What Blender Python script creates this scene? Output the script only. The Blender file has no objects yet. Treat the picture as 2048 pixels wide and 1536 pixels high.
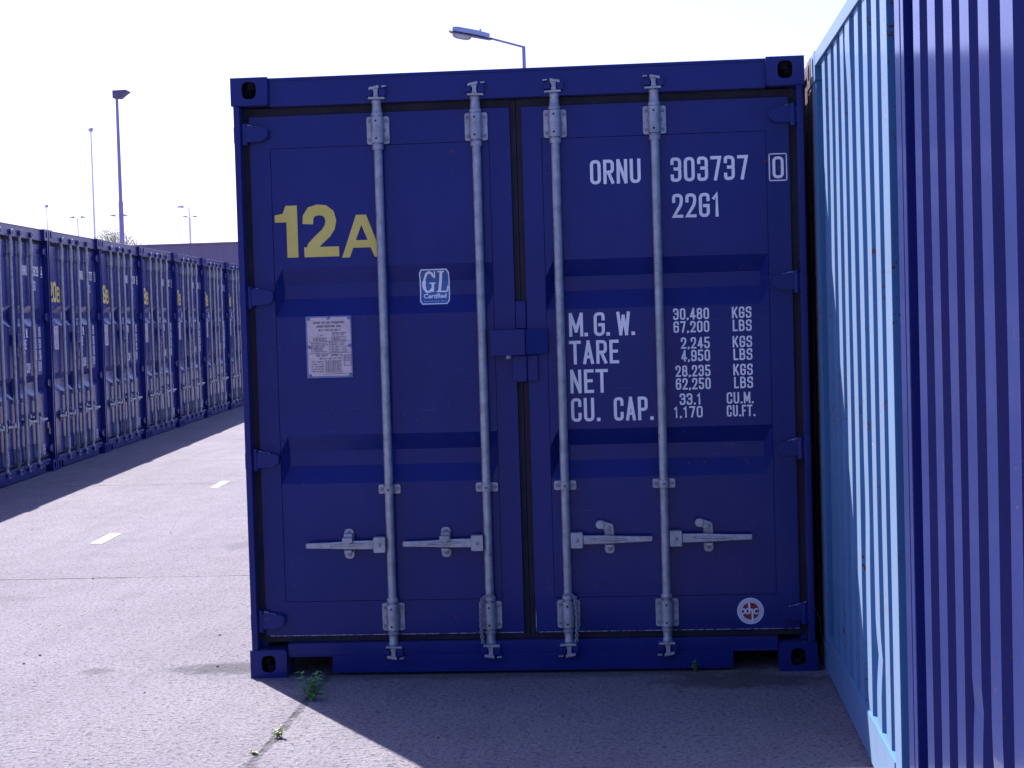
import bpy, bmesh, math, random
from mathutils import Vector, Matrix, noise as mnoise
random.seed(7)
S = bpy.context.scene
COL = S.collection
PI = math.pi

# ------------------------------------------------------------------ camera
cam_d = bpy.data.cameras.new('camera')
cam_d.sensor_fit = 'HORIZONTAL'; cam_d.sensor_width = 36.0
cam_d.lens = 3598.04 / 2048 * 36.0
cam_d.clip_start = 0.05; cam_d.clip_end = 3000
cam = bpy.data.objects.new('camera', cam_d); COL.objects.link(cam)
_r = (0.99642, 0.079309, -0.029295); _d = (-0.026054, -0.041608, -0.998794); _f = (-0.080432, 0.995981, -0.039393)
cam.matrix_world = Matrix(((_r[0], -_d[0], -_f[0], 1.79124), (_r[1], -_d[1], -_f[1], -7.63757),
                           (_r[2], -_d[2], -_f[2], 1.55062), (0, 0, 0, 1)))
S.camera = cam

# ------------------------------------------------------------------ light
SUN_TO = Vector((-0.60, 1.0, 1.57)).normalized()          # towards the sun
ELEV = math.asin(SUN_TO.z); AZ = math.atan2(SUN_TO.x, SUN_TO.y)
W = bpy.data.worlds.new('World'); S.world = W; W.use_nodes = True
nt = W.node_tree; bg = nt.nodes['Background']
sky = nt.nodes.new('ShaderNodeTexSky'); sky.sky_type = 'NISHITA'; sky.sun_disc = False
sky.sun_elevation = ELEV; sky.sun_rotation = AZ; sky.altitude = 0
sky.air_density = 1.0; sky.dust_density = 1.7; sky.ozone_density = 1.3
tint = nt.nodes.new('ShaderNodeMixRGB'); tint.blend_type = 'MULTIPLY'; tint.inputs[0].default_value = 1.0
tint.inputs[2].default_value = (1.04, 0.98, 1.55, 1)                     # the camera's violet white balance
nt.links.new(sky.outputs['Color'], tint.inputs[1]); nt.links.new(tint.outputs[0], bg.inputs['Color']); bg.inputs['Strength'].default_value = 0.053
sl = bpy.data.lights.new('sun', 'SUN'); sl.energy = 4.7; sl.angle = math.radians(0.5); sl.color = (1.0, 0.94, 0.92)
so = bpy.data.objects.new('sun', sl); COL.objects.link(so)
so.rotation_euler = SUN_TO.to_track_quat('Z', 'Y').to_euler(); so.location = (-20, 30, 45)
vs = S.view_settings
vs.view_transform = 'Standard'; vs.look = 'None'; vs.gamma = 1.0; vs.use_curve_mapping = False
vs.exposure = 1.9

# ------------------------------------------------------------------ materials
def srgb(r, g, b):
    f = lambda c: (c/255/12.92) if c <= 10 else (((c/255)+0.055)/1.055)**2.4
    return (f(r), f(g), f(b), 1)
class NT:
    def __init__(s, name):
        s.m = bpy.data.materials.new(name); s.m.use_nodes = True
        s.t = s.m.node_tree; s.b = s.t.nodes['Principled BSDF']
        s.tc = s.t.nodes.new('ShaderNodeTexCoord')
    def n(s, typ, **kw):
        o = s.t.nodes.new(typ)
        for k, v in kw.items():
            if k in o.inputs: 
                o.inputs[k].default_value = v
            else: setattr(o, k, v)
        return o
    def l(s, a, b): s.t.links.new(a, b)
    def mapping(s, scale=(1, 1, 1), loc=(0, 0, 0), src='Object'):
        m = s.n('ShaderNodeMapping'); m.inputs['Scale'].default_value = scale; m.inputs['Location'].default_value = loc
        s.l(s.tc.outputs[src], m.inputs['Vector']); return m.outputs['Vector']
    def noise(s, scale, detail=4, rough=0.55, vec=None):
        o = s.n('ShaderNodeTexNoise'); o.inputs['Scale'].default_value = scale; o.inputs['Detail'].default_value = detail
        o.inputs['Roughness'].default_value = rough
        s.l(vec if vec is not None else s.tc.outputs['Object'], o.inputs['Vector']); return o.outputs['Fac']
    def ramp(s, fac, a, b, ca=(0, 0, 0, 1), cb=(1, 1, 1, 1)):
        o = s.n('ShaderNodeValToRGB'); e = o.color_ramp.elements
        e[0].position = a; e[0].color = ca; e[1].position = b; e[1].color = cb
        s.l(fac, o.inputs['Fac']); return o.outputs['Color']
    def mix(s, fac, a, b, mode='MIX'):
        o = s.n('ShaderNodeMixRGB'); o.blend_type = mode
        for sock, v in ((o.inputs['Fac'], fac), (o.inputs['Color1'], a), (o.inputs['Color2'], b)):
            if hasattr(v, 'is_output'): s.l(v, sock)
            else: sock.default_value = v
        return o.outputs['Color']
    def math(s, op, a, b=0.0, clamp=False):
        o = s.n('ShaderNodeMath'); o.operation = op; o.use_clamp = clamp
        for i, v in enumerate((a, b)):
            if hasattr(v, 'is_output'): s.l(v, o.inputs[i])
            else: o.inputs[i].default_value = v
        return o.outputs[0]
    def bump(s, h, strength=0.3, dist=0.01, normal=None):
        o = s.n('ShaderNodeBump'); o.inputs['Strength'].default_value = strength; o.inputs['Distance'].default_value = dist
        s.l(h, o.inputs['Height'])
        if normal is not None: s.l(normal, o.inputs['Normal'])
        s.l(o.outputs['Normal'], s.b.inputs['Normal']); return o.outputs['Normal']
    def out(s, col, rough=0.5, metal=0.0, spec=0.5):
        if hasattr(col, 'is_output'): s.l(col, s.b.inputs['Base Color'])
        else: s.b.inputs['Base Color'].default_value = col
        if hasattr(rough, 'is_output'): s.l(rough, s.b.inputs['Roughness'])
        else: s.b.inputs['Roughness'].default_value = rough
        s.b.inputs['Metallic'].default_value = metal; s.b.inputs['Specular IOR Level'].default_value = spec
        return s.m

def paint(name, c, c2, rough=0.33, rust=0.66, spec=0.5, dirt=0.25, rustcol=(0.10, 0.035, 0.02, 1), chalky=0.0, sheen=(0.8, 0.85, 1.0, 1), coat=0.0):
    m = NT(name)
    m.b.inputs['Sheen Weight'].default_value = chalky; m.b.inputs['Sheen Tint'].default_value = sheen; m.b.inputs['Sheen Roughness'].default_value = 0.5
    m.b.inputs['Coat Weight'].default_value = coat; m.b.inputs['Coat Roughness'].default_value = 0.16; m.b.inputs['Coat IOR'].default_value = 1.3
    big = m.noise(1.3, 5, 0.6)
    streak = m.noise(1.0, 4, 0.6, m.mapping((14, 14, 0.7)))
    col = m.mix(m.ramp(big, 0.35, 0.7), c, c2)
    chalk = tuple(min(1, v*1.25+0.006) for v in c[:3]) + (1,)
    col = m.mix(m.math('MULTIPLY', m.ramp(streak, 0.45, 0.8), dirt), col, chalk)
    gr = m.noise(9, 8, 0.7)
    col = m.mix(m.math('MULTIPLY', m.ramp(gr, 0.5, 0.75), 0.25), col, (c[0]*0.6, c[1]*0.6, c[2]*0.6, 1))
    spots = m.noise(34, 6, 0.6)
    patch = m.noise(2.3, 3, 0.5)
    rs = m.math('MULTIPLY', m.ramp(spots, rust, rust+0.03), m.ramp(patch, 0.5, 0.62))
    col = m.mix(rs, col, rustcol)
    wv = m.noise(2.2, 6, 0.75, m.mapping((26, 26, 1.6)))
    col = m.mix(m.math('MULTIPLY', m.ramp(wv, 0.63, 0.70), dirt*0.8), col, (c[0]*2.0+0.008, c[1]*1.8+0.008, c[2]*1.25+0.01, 1))
    scr = m.noise(7, 2, 0.5, m.mapping((1.0, 1.0, 16.0)))
    col = m.mix(m.math('MULTIPLY', m.math('MULTIPLY', m.ramp(scr, 0.70, 0.72), m.ramp(patch, 0.55, 0.6)), 0.5), col, (c[0]*3+0.02, c[1]*3+0.02, c[2]*1.5+0.02, 1))
    rg = m.math('ADD', m.math('MULTIPLY', m.noise(5, 5, 0.6), 0.22), rough-0.11)
    rg = m.math('ADD', rg, m.math('MULTIPLY', rs, 0.35), True)
    m.bump(m.math('ADD', m.noise(3.2, 3), m.math('MULTIPLY', m.noise(160, 2), 0.05)), 0.25, 0.006)
    return m.out(col, rg, 0, spec)
def rgba(r, g, b): return (r, g, b, 1)

M = {}
M['blue'] = paint('blue_paint', rgba(0.0080, 0.0150, 0.122), rgba(0.0112, 0.0200, 0.146), 0.22, spec=0.16, chalky=0.03, coat=0.0, sheen=(0.8, 0.78, 1.0, 1))
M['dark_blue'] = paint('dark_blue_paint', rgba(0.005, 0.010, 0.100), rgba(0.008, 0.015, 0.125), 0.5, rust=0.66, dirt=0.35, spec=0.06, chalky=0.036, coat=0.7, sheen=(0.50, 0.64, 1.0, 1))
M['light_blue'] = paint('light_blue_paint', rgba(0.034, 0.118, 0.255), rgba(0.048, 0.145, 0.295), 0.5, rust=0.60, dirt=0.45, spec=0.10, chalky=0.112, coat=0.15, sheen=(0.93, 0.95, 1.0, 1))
M['brown'] = paint('brown_paint', rgba(0.115, 0.09, 0.11), rgba(0.15, 0.115, 0.13), 0.5, rust=0.56)
def galv():
    m = NT('galvanised_steel')
    a = m.noise(18, 6, 0.65); b = m.noise(120, 3)
    col = m.mix(m.ramp(a, 0.3, 0.7), rgba(0.17, 0.185, 0.225), rgba(0.37, 0.39, 0.445))
    col = m.mix(m.math('MULTIPLY', m.ramp(m.noise(30, 6, 0.75), 0.60, 0.70), 0.8), col, rgba(0.11, 0.075, 0.075))
    col = m.mix(m.math('MULTIPLY', m.ramp(m.noise(3.0, 5, 0.7, m.mapping((9, 9, 1))), 0.5, 0.75), 0.4), col, rgba(0.15, 0.16, 0.22))
    m.bump(b, 0.15, 0.002)
    return m.out(col, m.math('ADD', m.math('MULTIPLY', a, 0.3), 0.28), 0.35)
M['galv'] = galv()
def simple(name, c, c2, rough=0.6, scale=20, metal=0.0, bump=0.1, spec=0.4):
    m = NT(name); a = m.noise(scale, 6, 0.6)
    m.bump(a, bump, 0.003)
    return m.out(m.mix(m.ramp(a, 0.3, 0.7), c, c2), rough, metal, spec)
M['bolt'] = simple('bolt_steel', rgba(0.12, 0.13, 0.2), rgba(0.22, 0.23, 0.32), 0.5, 60, 0.3)
M['rubber'] = simple('black_rubber', rgba(0.016, 0.015, 0.026), rgba(0.030, 0.027, 0.042), 0.75, 12, spec=0.2)
M['hole'] = simple('cavity_shade', rgba(0.008, 0.008, 0.014), rgba(0.016, 0.014, 0.02), 0.85, 12, spec=0.1)  # shade inside holes and under floors, put into a near-black colour
def worn(name, c, c2, base, amount=0.7, sc=45):
    m = NT(name); a = m.noise(sc, 7, 0.7)
    col = m.mix(m.ramp(m.noise(6, 3), 0.3, 0.7), c, c2)
    col = m.mix(m.ramp(a, amount, amount+0.14), col, base)
    return m.out(col, 0.55, 0, 0.35)
M['white_ink'] = worn('white_lettering', rgba(0.64, 0.64, 0.68), rgba(0.74, 0.74, 0.77), rgba(0.012, 0.016, 0.12), 0.62, 120)
M['yellow_ink'] = worn('yellow_lettering', rgba(0.50, 0.42, 0.09), rgba(0.58, 0.49, 0.12), rgba(0.012, 0.016, 0.12), 0.62, 120)
M['dark_ink'] = simple('dark_ink', rgba(0.05, 0.04, 0.08), rgba(0.09, 0.07, 0.12), 0.6)
M['red_ink'] = simple('red_ink', rgba(0.24, 0.008, 0.018), rgba(0.30, 0.014, 0.025), 0.5)
M['sticker_blue'] = simple('sticker_blue', rgba(0.02, 0.09, 0.27), rgba(0.03, 0.11, 0.30), 0.4)
M['sticker_white'] = simple('sticker_white', rgba(0.62, 0.66, 0.76), rgba(0.70, 0.73, 0.80), 0.45)
M['sticker_grey'] = simple('sticker_grey', rgba(0.40, 0.46, 0.60), rgba(0.46, 0.52, 0.64), 0.45)
M['plate'] = simple('plate_metal', rgba(0.42, 0.36, 0.39), rgba(0.52, 0.45, 0.46), 0.45, 25, 0.1)
M['plate_edge'] = simple('plate_edge', rgba(0.10, 0.14, 0.32), rgba(0.16, 0.2, 0.38), 0.5, 30)
M['scraped'] = worn('bare_scrape', rgba(0.30, 0.33, 0.42), rgba(0.40, 0.42, 0.50), rgba(0.02, 0.025, 0.10), 0.44, 60)
M['rope'] = simple('rope_fibre', rgba(0.25, 0.25, 0.32), rgba(0.12, 0.12, 0.18), 0.8, 150)
M['pole_dark'] = simple('pole_dark_paint', rgba(0.20, 0.18, 0.38), rgba(0.24, 0.22, 0.42), 0.5, 3)  # dark paint, lightened in colour for the veil of sky glare
M['pole_glare_pale'] = simple('pole_glare_pale', rgba(0.62, 0.62, 0.78), rgba(0.68, 0.68, 0.82), 0.5, 3)  # far poles: grey paint made paler to stand in for glare
M['lamp_far'] = simple('far_lamp_glare_pale', rgba(0.30, 0.32, 0.48), rgba(0.36, 0.38, 0.54), 0.5, 3)  # far lamp heads: glare mixed into the colour as a mid-tone
M['lamp_body'] = simple('lamp_housing', rgba(0.26, 0.33, 0.50), rgba(0.32, 0.38, 0.55), 0.4, 8)
M['lamp_dark'] = simple('lamp_underside', rgba(0.07, 0.06, 0.13), rgba(0.10, 0.09, 0.16), 0.5, 8)
M['lamp_bowl'] = simple('lamp_bowl', rgba(0.8, 0.8, 0.86), rgba(0.86, 0.86, 0.9), 0.25, 8)
M['lamp_bowl'].node_tree.nodes['Principled BSDF'].inputs['Transmission Weight'].default_value = 0.75
M['stem'] = simple('stem_green', rgba(0.06, 0.10, 0.03), rgba(0.09, 0.13, 0.04), 0.6)
def leafmat(name, c, c2):
    m = NT(name); oi = m.n('ShaderNodeNewGeometry')
    col = m.mix(oi.outputs['Random Per Island'], c, c2)
    m.b.inputs['Transmission Weight'].default_value = 0.0
    m.out(col, 0.5, 0, 0.4)
    tr = m.n('ShaderNodeBsdfTranslucent'); m.l(col, tr.inputs['Color'])
    mx = m.n('ShaderNodeMixShader'); mx.inputs[0].default_value = 0.35
    o = m.t.nodes['Material Output']
    m.l(m.b.outputs[0], mx.inputs[1]); m.l(tr.outputs[0], mx.inputs[2]); m.l(mx.outputs[0], o.inputs['Surface'])
    return m.m
M['leaf'] = leafmat('weed_leaf', rgba(0.07, 0.30, 0.10), rgba(0.12, 0.42, 0.13))
M['leaf_pale'] = leafmat('pale_weed_leaf', rgba(0.14, 0.20, 0.07), rgba(0.20, 0.28, 0.10))
M['tree_leaf'] = leafmat('tree_leaf', rgba(0.16, 0.20, 0.16), rgba(0.26, 0.30, 0.24))  # leaf green washed out in colour to imitate bright sky glare
M['bark'] = simple('bark', rgba(0.10, 0.085, 0.08), rgba(0.17, 0.15, 0.14), 0.9, 6, bump=0.4)
M['marking'] = worn('road_paint', rgba(0.27, 0.265, 0.28), rgba(0.31, 0.305, 0.32), rgba(0.20, 0.185, 0.21), 0.50, 40)
M['black_plastic'] = simple('black_padlock', rgba(0.01, 0.01, 0.015), rgba(0.02, 0.02, 0.03), 0.4)
M['brass'] = simple('brass', rgba(0.45, 0.36, 0.12), rgba(0.5, 0.4, 0.15), 0.35, 20, 0.7)

def ground_mat():
    m = NT('concrete_paving')
    v = m.tc.outputs['Object']
    big = m.noise(0.45, 5, 0.6); mid = m.noise(3.5, 6, 0.65); fine = m.noise(62, 4, 0.75); pit = m.noise(34, 4, 0.7)
    vor = m.n('ShaderNodeTexVoronoi'); vor.inputs['Scale'].default_value = 85; m.l(v, vor.inputs['Vector'])
    col = m.mix(m.ramp(big, 0.3, 0.7), rgba(0.192, 0.178, 0.205), rgba(0.248, 0.233, 0.262))
    col = m.mix(m.math('MULTIPLY', m.ramp(mid, 0.45, 0.75), 0.35), col, rgba(0.098, 0.086, 0.110))
    tr = m.noise(1.0, 6, 0.7, m.mapping((5, 0.35, 1)))
    col = m.mix(m.math('MULTIPLY', m.ramp(tr, 0.48, 0.72), 0.30), col, rgba(0.115, 0.098, 0.130))
    col = m.mix(m.math('MULTIPLY', m.ramp(fine, 0.47, 0.62), 0.72), col, rgba(0.070, 0.058, 0.080))
    col = m.mix(m.math('MULTIPLY', m.ramp(pit, 0.57, 0.63), 0.88), col, rgba(0.040, 0.034, 0.048))
    m.b.inputs['Sheen Weight'].default_value = 0.10; m.b.inputs['Sheen Roughness'].default_value = 0.5
    agg = m.ramp(vor.outputs['Distance'], 0.08, 0.24, (1, 1, 1, 1), (0, 0, 0, 1))
    col = m.mix(m.math('MULTIPLY', agg, m.math('MULTIPLY', m.ramp(m.noise(30, 2), 0.48, 0.6), 0.75)), col, rgba(0.46, 0.44, 0.48))
    sep = m.n('ShaderNodeSeparateXYZ'); m.l(v, sep.inputs[0])
    wob = m.math('MULTIPLY', m.math('SUBTRACT', m.noise(5, 6, 0.7), 0.5), 0.05)
    def joint(coord, off, period, width):
        a = m.math('ADD', m.math('SUBTRACT', coord, off), wob)
        a = m.math('ADD', a, period*50.5)
        a = m.math('MODULO', a, period)
        a = m.math('ABSOLUTE', m.math('SUBTRACT', a, period*0.5))
        return m.math('MULTIPLY', m.math('SUBTRACT', 1.0, m.math('DIVIDE', a, width), True), 1.6, True)
    gap = m.ramp(m.noise(1.7, 4, 0.7), 0.38, 0.60)
    jx = m.math('MULTIPLY', joint(sep.outputs['Y'], 3.10, 6.22, 0.020), m.math('ADD', m.math('MULTIPLY', gap, 0.75), 0.25))
    jy = joint(sep.outputs['X'], 0.345, 6.1, 0.022)
    J = m.math('MAXIMUM', jx, m.math('MULTIPLY', jy, m.math('ADD', m.math('MULTIPLY', m.ramp(m.noise(9, 5, 0.7), 0.36, 0.6), 0.7), 0.2)))
    col = m.mix(m.math('MULTIPLY', J, 0.8), col, rgba(0.020, 0.017, 0.024))
    # stains and bits of dirt with their own shape
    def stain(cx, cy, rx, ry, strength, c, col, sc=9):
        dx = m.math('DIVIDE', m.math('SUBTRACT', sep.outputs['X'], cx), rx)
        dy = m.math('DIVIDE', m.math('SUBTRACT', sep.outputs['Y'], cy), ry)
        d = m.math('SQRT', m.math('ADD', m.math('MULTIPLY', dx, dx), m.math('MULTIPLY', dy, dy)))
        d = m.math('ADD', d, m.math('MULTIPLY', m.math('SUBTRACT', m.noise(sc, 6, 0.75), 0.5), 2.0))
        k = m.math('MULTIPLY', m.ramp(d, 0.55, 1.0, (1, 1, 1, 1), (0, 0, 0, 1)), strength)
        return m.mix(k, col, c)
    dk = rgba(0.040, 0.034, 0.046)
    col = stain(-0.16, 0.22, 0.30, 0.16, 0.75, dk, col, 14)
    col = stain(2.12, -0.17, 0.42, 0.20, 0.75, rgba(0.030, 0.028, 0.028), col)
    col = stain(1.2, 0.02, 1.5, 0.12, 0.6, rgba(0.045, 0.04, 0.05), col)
    col = stain(-1.10, 4.55, 0.13, 0.26, 0.55, rgba(0.085, 0.08, 0.115), col, 12)
    col = stain(-1.22, 6.35, 0.14, 0.24, 0.45, rgba(0.085, 0.08, 0.115), col, 12)
    col = stain(-2.15, 2.35, 0.45, 0.16, 0.35, rgba(0.085, 0.07, 0.085), col)
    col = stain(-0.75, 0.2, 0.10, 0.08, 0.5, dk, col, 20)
    h = m.math('ADD', m.math('MULTIPLY', fine, 0.55), m.math('MULTIPLY', pit, 1.1))
    h = m.math('SUBTRACT', h, m.math('MULTIPLY', J, 1.2))
    m.bump(h, 1.0, 0.034)
    return m.out(col, 0.9, 0, 0.25)
M['ground'] = ground_mat()
def wall_mat():
    m = NT('wall_concrete')
    st = m.noise(1.0, 5, 0.65, m.mapping((2.2, 2.2, 0.25)))
    col = m.mix(m.ramp(st, 0.3, 0.7), rgba(0.145, 0.125, 0.21), rgba(0.185, 0.16, 0.25))
    col = m.mix(m.math('MULTIPLY', m.ramp(m.noise(6, 7, 0.7), 0.5, 0.75), 0.4), col, rgba(0.10, 0.085, 0.12))
    m.bump(m.noise(14, 6, 0.7), 0.5, 0.03)
    return m.out(col, 0.9, 0, 0.2)
M['wall'] = wall_mat()

# ------------------------------------------------------------------ mesh helpers
class MB:
    def __init__(s): s.v = []; s.f = []; s.mi = []; s.mats = []
    def face(s, idx, mat=0): s.f.append(tuple(idx)); s.mi.append(mat)
    def add(s, vs, fs, mat=0):
        o = len(s.v); s.v += [tuple(v) for v in vs]
        for f in fs: s.face([i+o for i in f], mat)
    def box(s, x0, x1, y0, y1, z0, z1, mat=0):
        s.add([(x0, y0, z0), (x1, y0, z0), (x1, y1, z0), (x0, y1, z0), (x0, y0, z1), (x1, y0, z1), (x1, y1, z1), (x0, y1, z1)],
              [(0, 3, 2, 1), (4, 5, 6, 7), (0, 1, 5, 4), (1, 2, 6, 5), (2, 3, 7, 6), (3, 0, 4, 7)], mat)
    def prism_y(s, poly, y0, y1, mat=0):        # poly in (x,z), counter-clockwise seen from -y
        n = len(poly)
        s.add([(x, y0, z) for x, z in poly] + [(x, y1, z) for x, z in poly],
              [tuple(range(n)), tuple(range(2*n-1, n-1, -1))] + [(i, n+i, n+(i+1) % n, (i+1) % n) for i in range(n)], mat)
    def prism_z(s, poly, z0, z1, mat=0):        # poly in (x,y), counter-clockwise from above
        n = len(poly)
        s.add([(x, y, z0) for x, y in poly] + [(x, y, z1) for x, y in poly],
              [tuple(range(n-1, -1, -1)), tuple(range(n, 2*n))] + [(i, (i+1) % n, n+(i+1) % n, n+i) for i in range(n)], mat)
    def tube(s, p0, p1, r0, r1=None, n=14, mat=0, caps=True):
        r1 = r0 if r1 is None else r1
        a = Vector(p0); b = Vector(p1); d = (b-a).normalized()
        u = d.orthogonal().normalized(); w = d.cross(u)
        vs = []
        for c, r in ((a, r0), (b, r1)):
            for i in range(n):
                t = 2*PI*i/n; vs.append(c + u*(r*math.cos(t)) + w*(r*math.sin(t)))
        fs = [(i, (i+1) % n, n+(i+1) % n, n+i) for i in range(n)]
        if caps: fs += [tuple(range(n-1, -1, -1)), tuple(range(n, 2*n))]
        s.add(vs, fs, mat)
    def lathe(s, x, y, prof, n=16, mat=0):      # prof [(r,z)...] about a vertical axis
        vs = []
        for r, z in prof:
            for i in range(n):
                t = 2*PI*i/n; vs.append((x+r*math.cos(t), y+r*math.sin(t), z))
        fs = []
        for k in range(len(prof)-1):
            for i in range(n):
                a = k*n+i; b = k*n+(i+1) % n; fs.append((a, b, b+n, a+n))
        m = len(prof)-1
        fs += [tuple(range(n-1, -1, -1)), tuple(range(m*n, m*n+n))]
        s.add(vs, fs, mat)
    def path(s, pts, r, n=6, mat=0):
        for i in range(len(pts)-1): s.tube(pts[i], pts[i+1], r if not hasattr(r, '__len__') else r[i], r if not hasattr(r, '__len__') else r[i+1], n, mat)
    def build(s, name, mats, parent=None, bev=0.0, smooth=True, seg=2):
        me = bpy.data.meshes.new(name)
        me.from_pydata(s.v, [], s.f)
        for p, k in zip(me.polygons, s.mi): p.material_index = k
        if not isinstance(mats, (list, tuple)): mats = [mats]
        for m in mats: me.materials.append(m)
        if bev > 0:
            bm = bmesh.new(); bm.from_mesh(me)
            es = [e for e in bm.edges if len(e.link_faces) == 2 and e.calc_face_angle(0) > 0.6]
            bmesh.ops.bevel(bm, geom=es, offset=bev, segments=seg, affect='EDGES', profile=0.5, clamp_overlap=True)
            bm.to_mesh(me); bm.free()
        if smooth:
            me.polygons.foreach_set('use_smooth', [True]*len(me.polygons)); me.set_sharp_from_angle(angle=math.radians(38))
        me.validate(); me.update()
        if bev > 0 and smooth: weigh(me)
        o = bpy.data.objects.new(name, me); COL.objects.link(o)
        if parent is not None: o.parent = parent
        return o
def weigh(me):                                  # area-weighted normals: flat faces stay flat, only the rounded edges turn
    acc = [Vector((0, 0, 0)) for _ in me.vertices]
    for p in me.polygons:
        for i in p.vertices: acc[i] += p.normal*(p.area**1.0)
    me.normals_split_custom_set_from_vertices([tuple(a.normalized()) if a.length > 1e-12 else (0, 0, 1) for a in acc])
def rect_round(x0, x1, z0, z1, r, n=4):
    pts = []
    for cx, cz, a0 in ((x1-r, z0+r, -PI/2), (x1-r, z1-r, 0), (x0+r, z1-r, PI/2), (x0+r, z0+r, PI)):
        for i in range(n+1):
            a = a0+PI/2*i/n; pts.append((cx+r*math.cos(a), cz+r*math.sin(a)))
    return pts
def thing(name, label, cat, loc=(0, 0, 0), rz=0.0, group=None):
    o = bpy.data.objects.new(name, None); COL.objects.link(o); o.empty_display_size = 0.2
    o.location = loc; o.rotation_euler = (0, 0, rz); o['label'] = label; o['category'] = cat
    if group: o['group'] = group
    return o
def tag(o, label, cat, group=None, kind=None):
    o['label'] = label; o['category'] = cat
    if group: o['group'] = group
    if kind: o['kind'] = kind
    return o
def struct(o): o['kind'] = 'structure'; return o
def copy_tree(o, parent=None):
    c = o.copy(); COL.objects.link(c)
    if parent is not None: c.parent = parent
    for ch in list(o.children): copy_tree(ch, c)
    return c

# ------------------------------------------------------------------ stroke lettering
G = {}
def _g(ch, *strokes): G[ch] = strokes
R1 = 'r'
_g('O', ([(0, 0, 1), (1, 0, 1), (1, 1, 1), (0, 1, 1)], True)); G['0'] = G['O']
_g('1', ([(0.05, 0.82), (0.62, 1.0), (0.62, 0)], False))
_g('2', ([(0, .72), (0, 1, 1), (1, 1, 1), (1, .58, 1), (0, 0), (1, 0)], False))
_g('3', ([(0, .8), (0, 1, 1), (1, 1, 1), (1, .53, 1), (.4, .53)], False), ([(.6, .53), (1, .53, 1), (1, 0, 1), (0, 0, 1), (0, .2)], False))
_g('4', ([(.72, 0), (.72, 1)], False), ([(.70, .98), (0, .24)], False), ([(.02, .24), (1.08, .24)], False))
_g('5', ([(.95, 1), (.06, 1), (.04, .57), (1, .57, 1), (1, 0, 1), (0, 0, 1), (0, .2)], False))
_g('6', ([(1, .8), (1, 1, 1), (0, 1, 1), (0, 0, 1), (1, 0, 1), (1, .56, 1), (.5, .56)], False), ([(.6, .56), (.1, .56)], False))
_g('7', ([(0, 1), (1, 1), (.42, 0)], False))
_g('8', ([(0, 0, 1), (1, 0, 1), (1, .53, 1), (0, .53, 1)], True), ([(.04, .53, 1), (.96, .53, 1), (.96, 1, 1), (.04, 1, 1)], True))
_g('9', ([(0, .2), (0, 0, 1), (1, 0, 1), (1, 1, 1), (0, 1, 1), (0, .44, 1), (.5, .44)], False), ([(.4, .44), (.9, .44)], False))
_g('A', ([(0, 0), (.5, 1)], False), ([(.5, 1), (1, 0)], False), ([(.22, .27), (.78, .27)], False))
_g('B', ([(0, 0), (1, 0, 1), (1, .53, 1), (0, .53)], True), ([(0, .53), (.93, .53, 1), (.93, 1, 1), (0, 1)], True))
_g('C', ([(1, .72), (1, 1, 1), (0, 1, 1), (0, 0, 1), (1, 0, 1), (1, .28)], False))
_g('D', ([(0, 0), (1, 0, 1), (1, 1, 1), (0, 1)], True))
_g('E', ([(1, 1), (0, 1), (0, 0), (1, 0)], False), ([(.1, .52), (.85, .52)], False))
_g('F', ([(1, 1), (0, 1), (0, 0)], False), ([(.1, .5), (.85, .5)], False))
_g('G', ([(1, .75), (1, 1, 1), (0, 1, 1), (0, 0, 1), (1, 0, 1), (1, .47), (.55, .47)], False))
_g('H', ([(0, 0), (0, 1)], False), ([(1, 0), (1, 1)], False), ([(.1, .5), (.9, .5)], False))
_g('K', ([(0, 0), (0, 1)], False), ([(.05, .36), (1, 1)], False), ([(.35, .58), (1, 0)], False))
_g('L', ([(0, 1), (0, 0), (1, 0)], False))
_g('M', ([(0, 0), (0, 1)], False), ([(1, 0), (1, 1)], False), ([(0.02, 1), (.5, .2)], False), ([(.98, 1), (.5, .2)], False))
_g('N', ([(0, 0), (0, 1)], False), ([(1, 0), (1, 1)], False), ([(.03, 1), (.97, 0)], False))
_g('P', ([(0, 0), (0, 1)], False), ([(.1, 1), (1, 1, 1), (1, .45, 1), (.1, .45)], False))
_g('R', ([(0, 0), (0, 1)], False), ([(.1, 1), (1, 1, 1), (1, .48, 1), (.1, .48)], False), ([(.45, .48), (1, 0)], False))
_g('S', ([(1, .78), (1, 1, 1), (0, 1, 1), (0, .53, 1), (1, .53, 1), (1, 0, 1), (0, 0, 1), (0, .22)], False))
_g('T', ([(-.08, 1), (1.08, 1)], False), ([(.5, .9), (.5, 0)], False))
_g('U', ([(0, 1), (0, 0, 1), (1, 0, 1), (1, 1)], False))
_g('W', ([(0, 1), (.22, 0)], False), ([(.22, 0), (.5, .85)], False), ([(.5, .85), (.78, 0)], False), ([(.78, 0), (1, 1)], False))
NARROW = {'.': 0.16, ',': 0.16, ' ': 0.42, '1': 0.34, 'M': 0.54, 'W': 0.58, 'L': 0.38, 'E': 0.40, 'F': 0.38}
def smooth_path(pts, closed, rad):
    out = []; n = len(pts)
    for i, p in enumerate(pts):
        P = Vector(p[:2])
        if len(p) < 3 or (not closed and i in (0, n-1)): out.append(P); continue
        A = Vector(pts[i-1][:2]); B = Vector(pts[(i+1) % n][:2])
        da = A-P; db = B-P
        r = min(rad, da.length*0.499, db.length*0.499)
        a = P+da.normalized()*r; b = P+db.normalized()*r
        for k in range(6):
            t = k/5; out.append(a*(1-t)**2 + P*2*t*(1-t) + b*t*t)
    return out
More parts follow.
